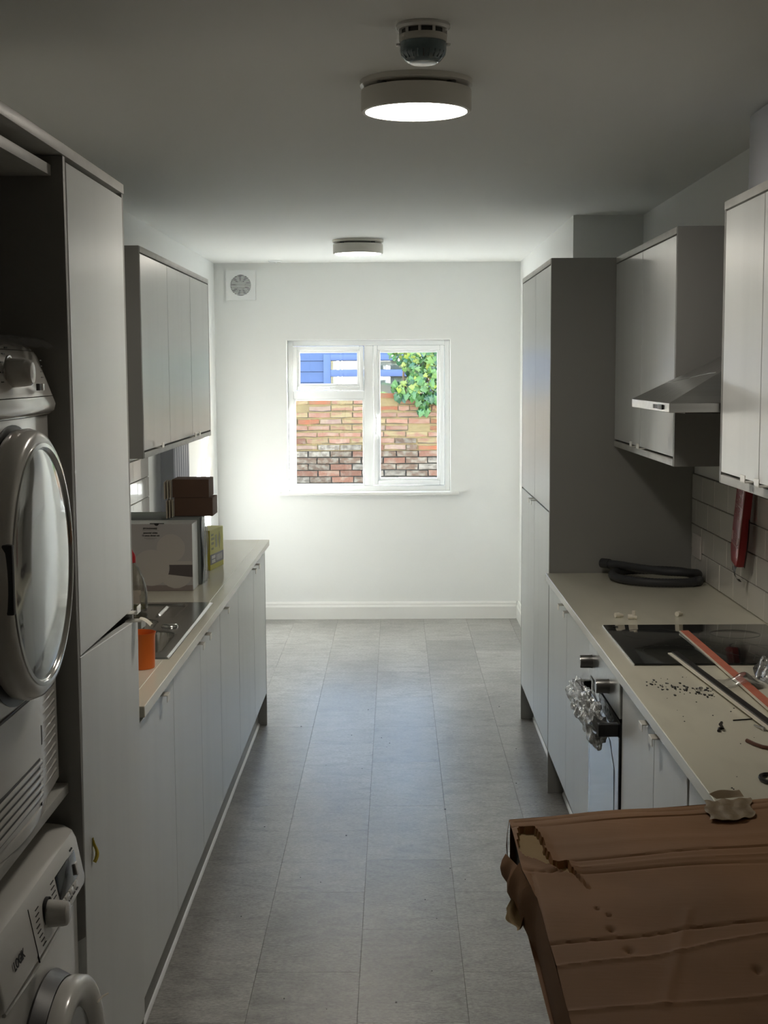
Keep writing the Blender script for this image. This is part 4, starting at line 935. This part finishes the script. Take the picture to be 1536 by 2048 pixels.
# fire blanket pouch
fb = thing('fire_blanket', 'red fire blanket pouch with white print and black straps hanging on the tiled right wall', 'fire blanket', (1.130, 4.53, 1.345), (math.radians(10), math.radians(2.5), 0))
pw, ph, pt = .112, .315, .030
pts = lambda x: [(x, -pw/2, 0), (x, pw/2, 0), (x, pw/2, -ph+.045), (x, pw/2-.028, -ph), (x, -pw/2+.012, -ph), (x, -pw/2, -ph+.03)]
v = [(-pt*.9+(.0), y, z) for _, y, z in pts(0)]+[(0, y, z) for _, y, z in pts(0)]
obj('pouch', MB().add(v, [list(range(6)), list(range(6, 12))]+[(i, (i+1) % 6, 6+(i+1) % 6, 6+i) for i in range(6)]), m_red, fb, bevel=.004, local=True)
xq = -pt*.9-.0006; b = MB()
def bar(y0_, y1_, z0_, z1_): b.box(xq, xq+.0008, min(y0_, y1_), max(y0_, y1_), z0_, z1_)
bar(-.046, .046, -.255, -.253); bar(-.046, -.0445, -.255, -.005)
for zz in (-.03, -.075, -.125): bar(-.03, .045, zz, zz+.0012)
for k in range(15):
    z_ = -.012-.0112*k; bar(R.uniform(-.035, -.02), R.uniform(-.01, .012), z_, z_+.0013)
    if k % 2: bar(R.uniform(.024, .03), R.uniform(.033, .040), z_, z_+.003)
bar(.030, .046, -.245, -.215); bar(-.040, -.022, -.245, -.222)
for k in range(4): bar(-.012, .018, -.240+.007*k, -.2385+.007*k)
stuff(obj('print', b, mat('white_pouch_print', (.62, .42, .40), .5), fb, local=True, smooth=0))
obj('piping', MB().tube([(-pt*.9, -pw/2-.0005, -.002), (-pt*.9, -pw/2-.0005, -ph+.03)], .0016, 6), mat('pale_piping', (.45, .20, .17), .4), fb, local=True)
b = MB().sheet(lambda u, v: (-.006-.022*math.sin(PI*u), -pw/2+.01+.03*v-.01*u, -ph+.02-.055*math.sin(PI*.5*u)+.01*math.sin(5*u)), 12, 2)
b.sheet(lambda u, v: (-.004-.001*v, -pw/2-.012-.012*math.sin(3*u)+.014*v, -.15-.16*u), 12, 2)
b.sheet(lambda u, v: (-.026+.012*u, -.01+.065*u, -ph-.004-.014*v-.012*math.sin(PI*u)), 10, 2)
obj('pull_strap', b, m_blackp, fb, local=True)
# drain hose
hs_ = thing('drain_hose', 'coiled dark grey corrugated drain hose lying on the right worktop by the larder', 'hose', (.965, 5.28, ZW))
key = [(.815, 5.425, .922), (.86, 5.375, .922), (.92, 5.26, .925), (.98, 5.175, .927), (1.05, 5.150, .926), (1.105, 5.195, .915), (1.118, 5.28, .8960), (1.09, 5.385, .8960), (1.0, 5.435, .8960), (.90, 5.425, .8960), (.825, 5.36, .8960),
       (.812, 5.26, .8960), (.845, 5.175, .8960), (.91, 5.118, .8960), (.99, 5.098, .8960), (1.06, 5.108, .8960), (1.10, 5.14, .8960)]
def catmull(P, per=8):
    P = [Vector(p) for p in P]; Q = [P[0]*2-P[1]]+P+[P[-1]*2-P[-2]]; out = []
    for i in range(1, len(Q)-2):
        for k in range(per):
            t = k/per; a, b_, c_, d_ = Q[i-1], Q[i], Q[i+1], Q[i+2]
            out.append(.5*((2*b_)+(c_-a)*t+(2*a-5*b_+4*c_-d_)*t*t+(3*b_-a-3*c_+d_)*t**3))
    out.append(P[-1]); return out
path = catmull(key, 14)
obj('hose', MB().tube(path, [.0150+(.0010 if k % 2 else 0) for k in range(len(path))], 12), m_rubber, hs_, smooth=60)
d0 = (path[0]-path[1]).normalized(); d1 = (path[-1]-path[-2]).normalized()
obj('end_collar', MB().tube([path[0]-d0*.004, path[0]+d0*.034], .019, 16), m_rubber, hs_, bevel=.002)
obj('end_collar', MB().tube([path[-1]-d1*.03, path[-1]+d1*.008], .0175, 16), m_rubber, hs_, bevel=.002)
# small cream plastic plugs
def plug(x, y, r, up, label):
    t = thing('plastic_plug', label, 'plug', (x, y, ZW), (0, 0, r))
    if up: obj('body', MB().lathe([(.010, 0), (.010, .006), (.006, .007), (.006, .022), (.0, .022)], (0, 0, .0005), 'z', 14), m_cream, t, local=True, smooth=40)
    else: obj('body', MB().tube([(-.012, 0, .0085), (.002, 0, .0085)], .008, 12).tube([(.002, 0, .0085), (.016, 0, .006)], [.006, .0045], 12), m_cream, t, local=True, smooth=40)
    return t
plug(.706, 4.478, .3, False, 'leftmost small cream plastic plug lying behind the hob')
plug(.742, 4.442, -.2, False, 'cream plastic plug lying behind the hob, touching the upright one')
plug(.753, 4.470, 0, True, 'cream plastic plug standing upright behind the hob')
plug(.902, 4.500, .8, False, 'rightmost small cream plastic plug lying behind the hob')
# edging strips
def strip_path(p, q, t): return (p[0]+(q[0]-p[0])*t, p[1]+(q[1]-p[1])*t)
def strip(p, q, w, z0, z1, off=0, zb=None):
    d = Vector((q[0]-p[0], q[1]-p[1])).normalized(); nrm = Vector((-d.y, d.x))
    a = [(p[0]+nrm.x*(off+s*w), p[1]+nrm.y*(off+s*w)) for s in (0, 1)]; c = [(q[0]+nrm.x*(off+s*w), q[1]+nrm.y*(off+s*w)) for s in (0, 1)]
    dz = zb or 0
    return MB().add([(a[0][0], a[0][1], z0), (a[1][0], a[1][1], z0), (c[1][0], c[1][1], z0-dz), (c[0][0], c[0][1], z0-dz), (a[0][0], a[0][1], z1), (a[1][0], a[1][1], z1), (c[1][0], c[1][1], z1-dz), (c[0][0], c[0][1], z1-dz)],
                    [(0, 1, 2, 3), (7, 6, 5, 4), (0, 4, 5, 1), (1, 5, 6, 2), (2, 6, 7, 3), (3, 7, 4, 0)])
s1 = thing('edging_strip', 'long salmon-faced edging strip lying across the hob', 'strip', (.86, 3.5, ZW))
p, q = (.840, 4.185), (.852, 2.62)
obj('core', strip(p, q, .0275, ZW+.0068, ZW+.0105), m_cream, s1, smooth=0)
obj('salmon_face', strip((p[0]+.004, p[1]), (q[0]+.004, q[1]), .0235, ZW+.0107, ZW+.0118), m_pink, s1, smooth=0)
s2 = thing('edging_strip', 'long black and white edging strip lying from the hob towards the cardboard box', 'strip', (.80, 3.2, ZW))
p, q = (.745, 3.86), (.828, 2.62)
obj('white_flange', strip(p, q, .010, ZW+.0068, ZW+.0095), m_cream, s2, smooth=0)
obj('black_face', strip(p, q, .0175, ZW+.0068, ZW+.013, .0102), m_blackp, s2, smooth=0)
# crumpled film bag
fbx = thing('film_bag', 'crumpled clear plastic bag beside the salmon strip, by the picture edge', 'bag', (.95, 3.50, ZW))
def bagz(u, v):
    a = abs(math.sin(u*9+v*4))*.5+abs(math.sin(v*13-u*6+1))*.35+abs(math.sin(u*23+v*17))*.18
    e = min(u, 1-u, v, 1-v)*4
    return .002+.062*min(1, e)**.7*a
b = MB().sheet(lambda u, v: (.925+.17*u+.012*math.sin(v*7), 3.28+.40*v+.03*math.sin(u*5), ZW+bagz(u, v)), 34, 46)
b.sheet(lambda u, v: (.925+.17*u+.012*math.sin(v*7), 3.28+.40*v+.03*math.sin(u*5), ZW+.001+.3*bagz(u*.9+.05, v*.9+.05)), 24, 24)
obj('film', b, m_film, fbx, smooth=22)
text_mesh('f', .05, m_ink, fbx, (.965, 3.53, ZW+.045), (math.radians(60), 0, .1))
sf = thing('film_scrap', 'small folded scrap of clear film caught on the salmon strip', 'film', (.86, 3.50, ZW))
obj('film', MB().sheet(lambda u, v: (.795+.115*u, 3.42+.13*v+.03*u, ZW+.002+.020*math.exp(-((u-.6)/.22)**2)*(1+.5*math.sin(v*5))+.004*math.sin(v*9+u*6)), 18, 14), m_film, sf, smooth=25)
# little hardware
def little(name, label, cat, mb, m, **k): return tag(obj(name, mb, m, **k), label, cat)
little('nail', 'thin dark nail lying on the right worktop by the black strip', 'nail', MB().tube([(.752, 3.128, ZW+.0018), (.796, 3.140, ZW+.0018)], .0015, 6).cyl((.7965, 3.140, ZW+.0032), 'x', .003, .001, 10), m_blackp)
little('screw', 'short steel screw against the white edge of the black strip', 'screw', MB().tube([(.786, 3.075, ZW+.004), (.798, 3.045, ZW+.004)], [.0022, .0034], 8).tube([(.799, 3.043, ZW+.004), (.801, 3.038, ZW+.0045)], .0052, 8), m_steel)
little('metal_clip', 'small dark twisted metal clip alone on the right worktop', 'clip', MB().tube([(.698, 3.03, ZW+.003), (.702, 3.045, ZW+.004), (.709, 3.04, ZW+.006), (.706, 3.052, ZW+.012), (.711, 3.062, ZW+.013)], .0038, 7), mat('dark_steel', (.05, .045, .04), .4, metal=.5))
little('metal_clip', 'tiny steel clip nearest the hob on the right worktop', 'clip', MB().tube([(.738, 3.428, ZW+.003), (.744, 3.44, ZW+.005), (.746, 3.43, ZW+.007)], .004, 7), m_steel)
little('rubber_offcut', 'curved brown rubber offcut on the right worktop by the picture edge', 'offcut', MB().tube([(.738, 2.945, ZW+.004), (.747, 2.915, ZW+.004), (.758, 2.893, ZW+.004), (.768, 2.885, ZW+.004)], .0042, 8), m_rust)
b = MB().tube([(.715+.020*math.cos(a), 2.66+.030*math.sin(a), ZW+.0045) for a in [2*PI*k/20 for k in range(20)]], .0042, 7, closed=True)
b.tube([(.72, 2.60, ZW+.006), (.73, 2.585, ZW+.008), (.735, 2.57, ZW+.006)], .005, 7)
little('cable_ring', 'black rubber ring and offcut on the right worktop above the cardboard box', 'ring', b, m_blackp)
b = MB()
for i in range(70):
    t_ = R.random(); x = .635+.14*t_+R.gauss(0, .008); y = 3.50-.10*t_+R.gauss(0, .03); s_ = R.uniform(.0008, .0026)
    b.box(x-s_, x+s_, y-s_*2, y+s_*2, ZW, ZW+s_)
for i in range(30):
    x, y, s_ = R.uniform(.62, .80), R.uniform(2.6, 3.6), R.uniform(.0006, .0016); b.box(x-s_, x+s_, y-s_, y+s_, ZW, ZW+s_)
tag(stuff(obj('swarf', b, m_blackp, smooth=0)), 'dark drilling crumbs scattered on the right worktop in front of the hob', 'crumbs')
b = MB()
for i in range(26):
    x, y, s_ = R.uniform(-.55, .55), R.uniform(3.5, 7), R.uniform(.001, .003); b.box(x-s_, x+s_, y-s_, y+s_*1.5, 0, .0015)
tag(stuff(obj('floor_crumbs', b, m_blackp, smooth=0)), 'dark crumbs scattered over the floor tiles', 'crumbs')

# ================================================================ big cardboard box
TEAR = [(0.187, 2.133), (0.21, 2.137), (0.215, 2.108), (0.219, 2.071), (0.217, 2.044), (0.221, 2.017), (0.222, 1.982), (0.23, 1.976), (0.244, 1.983), (0.247, 1.942), (0.235, 1.945), (0.224, 1.953), (0.217, 1.965), (0.209, 1.976), (0.197, 1.993), (0.185, 2.004), (0.18, 2.029), (0.179, 2.053), (0.182, 2.084)]
CREASE = [([(0.18, 2.143), (0.396, 2.188), (0.491, 2.21), (1.2, 2.37)], -.0035, .004), ([(0.246, 1.992), (0.363, 2.013), (0.471, 2.043), (.55, 2.058), (1.2, 2.2)], -.0030, .005),
          ([(0.182, 1.687), (0.312, 1.722), (0.361, 1.741), (0.475, 1.766), (1.2, 1.92)], -.0032, .005), ([(0.185, 1.615), (0.312, 1.652), (0.393, 1.694), (0.462, 1.715), (1.2, 1.87)], .0022, .006),
          ([(0.189, 1.5), (0.277, 1.515), (1.2, 1.70)], .0022, .007), ([(0.188, 1.935), (0.184, 1.695)], -.002, .004), ([(0.379, 1.797), (0.295, 1.514)], .0016, .010),
          ([(0.183, 2.173), (0.358, 2.211), (0.492, 2.237), (1.2, 2.4)], -.0016, .004), ([(0.182, 1.949), (0.247, 1.941), (.6, 2.0)], -.0028, .005), ([(0.247, 1.942), (0.254, 1.926), (0.262, 1.888)], -.006, .003),
          ([(.23, 2.06), (.6, 2.12)], .001, .02), ([(.25, 1.96), (.6, 2.03)], .0016, .006)]
DENT = [(0.262, 1.807, .004), (0.274, 1.785, .004), (0.27, 1.739, .006), (0.282, 1.67, .008), (0.424, 1.614, .008)]
def seg_d(px_, py_, a, b_):
    ax, ay = a; bx, by = b_; dx, dy = bx-ax, by-ay; t = max(0, min(1, ((px_-ax)*dx+(py_-ay)*dy)/(dx*dx+dy*dy)))
    return math.hypot(px_-ax-dx*t, py_-ay-dy*t)
def in_poly(x, y, P):
    c = False; j = len(P)-1
    for i in range(len(P)):
        if (P[i][1] > y) != (P[j][1] > y) and x < (P[j][0]-P[i][0])*(y-P[i][1])/(P[j][1]-P[i][1])+P[i][0]: c = not c
        j = i
    return c
BT, BB = .958, .880
back_y = lambda x: 2.190+.235*(x-.178)
def box_left(y): return .186-.010*max(0, min(1, (y-1.85)/.10))*max(0, min(1, (2.30-y)/.12)) if y > 1.85 else .187
xs = [.000+.0026*i for i in range(165)]+[.43+.05*i for i in range(1, 11)]
ys = [1.10, 1.2, 1.3, 1.38]+[1.44+.0046*i for i in range(164)]
ymax = ys[-1]
cb = thing('flat_cardboard_carton', 'big flat brown cardboard carton with torn corner on the near right worktop', 'box', (.65, 1.8, BB))
top = MB(); idx = {}; vsl = []; fsl = []; mil = []
zz_ = {}
for j, v in enumerate(ys):
    for i, u in enumerate(xs):
        t = (v-1.10)/(ymax-1.10)
        yb = back_y(.178+u)
        y = 1.10+(yb-1.10)*t; x = box_left(y)+u
        z = BT
        near = 1e9
        if .1 < x < .3 and 1.85 < y < 2.2:
            ins = in_poly(x, y, TEAR)
            if ins: z -= .0065
            else:
                near = min(seg_d(x, y, TEAR[k], TEAR[(k+1) % len(TEAR)]) for k in range(len(TEAR)))
                if near < .014: z += .0045*(1-near/.014)
            idx[(i, j)] = ins
        else: idx[(i, j)] = False
        if not idx[(i, j)]:
            for P, dep, wd_ in CREASE:
                dmin = min(seg_d(x, y, P[k], P[k+1]) for k in range(len(P)-1))
                if dmin < wd_*2.5: z += dep*math.exp(-(dmin/wd_*1.4)**2)
            for dx, dy, r_ in DENT:
                d_ = math.hypot(x-dx, (y-dy)*.6)
                if d_ < r_*2: z -= .006*math.exp(-(d_/r_*1.5)**2)
        z += .0016*math.sin(x*21+y*6)+.0010*math.sin(y*37-x*9)
        if v == ymax: z -= .003
        vsl.append((x, y, z))
W_ = len(xs)
for j in range(len(ys)-1):
    for i in range(W_-1):
        a = [(i, j), (i+1, j), (i+1, j+1), (i, j+1)]
        fsl.append([q[1]*W_+q[0] for q in a]); mil.append(1 if sum(idx[q] for q in a) >= 3 else 0)
top.v = vsl; top.f = fsl; top.mi = mil
obj('top_panel', top, [m_card, m_cardi], cb, smooth=25)
# side walls of the carton: the crushed left face, back, right, near and bottom
nl = 60
def left_face(u, v):
    y = 1.10+(back_y(.178)-1.10)*u
    bulge = .010*max(0, math.sin(PI*max(0, min(1, (y-1.85)/.34))))*math.sin(PI*v)*(1+.5*math.sin(y*70))
    return (box_left(y)-bulge-.003*math.sin(PI*v), y, BB+(BT-.001-BB)*v)
lf = MB()
lf.sheet(lambda u, v: left_face(u*.815, v), 50, 6)                     # sound part of the left face
lf.sheet(lambda u, v: (left_face(.815+.10*u, v)[0]-.012*u*v, left_face(.815+.10*u, v)[1], BB+.002+(BT-BB-.012)*v*(1-.25*u)), 10, 5)   # crushed strip
lf.sheet(lambda u, v: (left_face(.985+.015*u, v)[0], left_face(.985+.015*u, v)[1], left_face(.985+.015*u, v)[2]), 2, 4)
obj('left_side', lf, m_card, cb, smooth=30)
xr = xs[-1]+.187
sd = MB().sheet(lambda u, v: (.178+(xr-.178)*u, back_y(.178+(xr-.178)*u), BB+(BT-.003-BB)*v), 20, 2)
sd.add([(.187, 1.10, BB), (xr, 1.10, BB), (xr, 1.10, BT), (.187, 1.10, BT)], [(0, 1, 2, 3)])
sd.add([(xr, 1.10, BB), (xr, back_y(xr), BB), (xr, back_y(xr), BT-.002), (xr, 1.10, BT-.002)], [(0, 1, 2, 3)])
sd.add([(.187, 1.10, BB), (xr, 1.10, BB), (xr, back_y(xr), BB), (.178, back_y(.178), BB)], [(3, 2, 1, 0)])
obj('dark_corner_backing', MB().box(.187, .190, 1.95, 2.188, BB+.001, BT-.012), m_carc, cb, smooth=0)  # dark backing, coloured for the shade inside the crushed corner
obj('side_and_bottom', sd, m_card, cb, smooth=0)
fl_ = MB().sheet(lambda u, v: (.180-.016*u-.012*u*v+.004*math.sin(v*8), 1.895+.085*v, .918-.012*math.sin(PI*v)-.024*u+.006*math.sin(u*6+v*4)), 8, 12)
fl_.sheet(lambda u, v: (.183+.004*u, 2.03+.10*v, BT-.012-.030*u*u+.003*math.sin(v*12)), 4, 10)
obj('torn_flap', fl_, m_cardi, cb, smooth=40)
tp = MB()
TP = [(0.498, 2.265), (0.579, 2.278), (0.56, 2.187), (0.539, 2.156), (0.514, 2.163), (0.488, 2.17)]
tp.sheet(lambda u, v: ((.488+.074*u)*(1-v)+(.498+.080*u)*v+.003*math.sin(v*9), (2.168+.016*u-.012*math.sin(PI*u))*(1-v)+(2.262+.017*u)*v, BT+.0026+.0022*abs(math.sin(v*8+u*7))+.0012*math.sin(u*19)), 16, 14)
tp.sheet(lambda u, v: (.522+.048*u-.010*v*(1-u), 2.272+.012*u+.034*v*(.35+.65*u), BT+.004+.008*v*(.6+.4*math.sin(u*5))), 10, 6)
obj('paper_tape', tp, m_tape, cb, smooth=30)
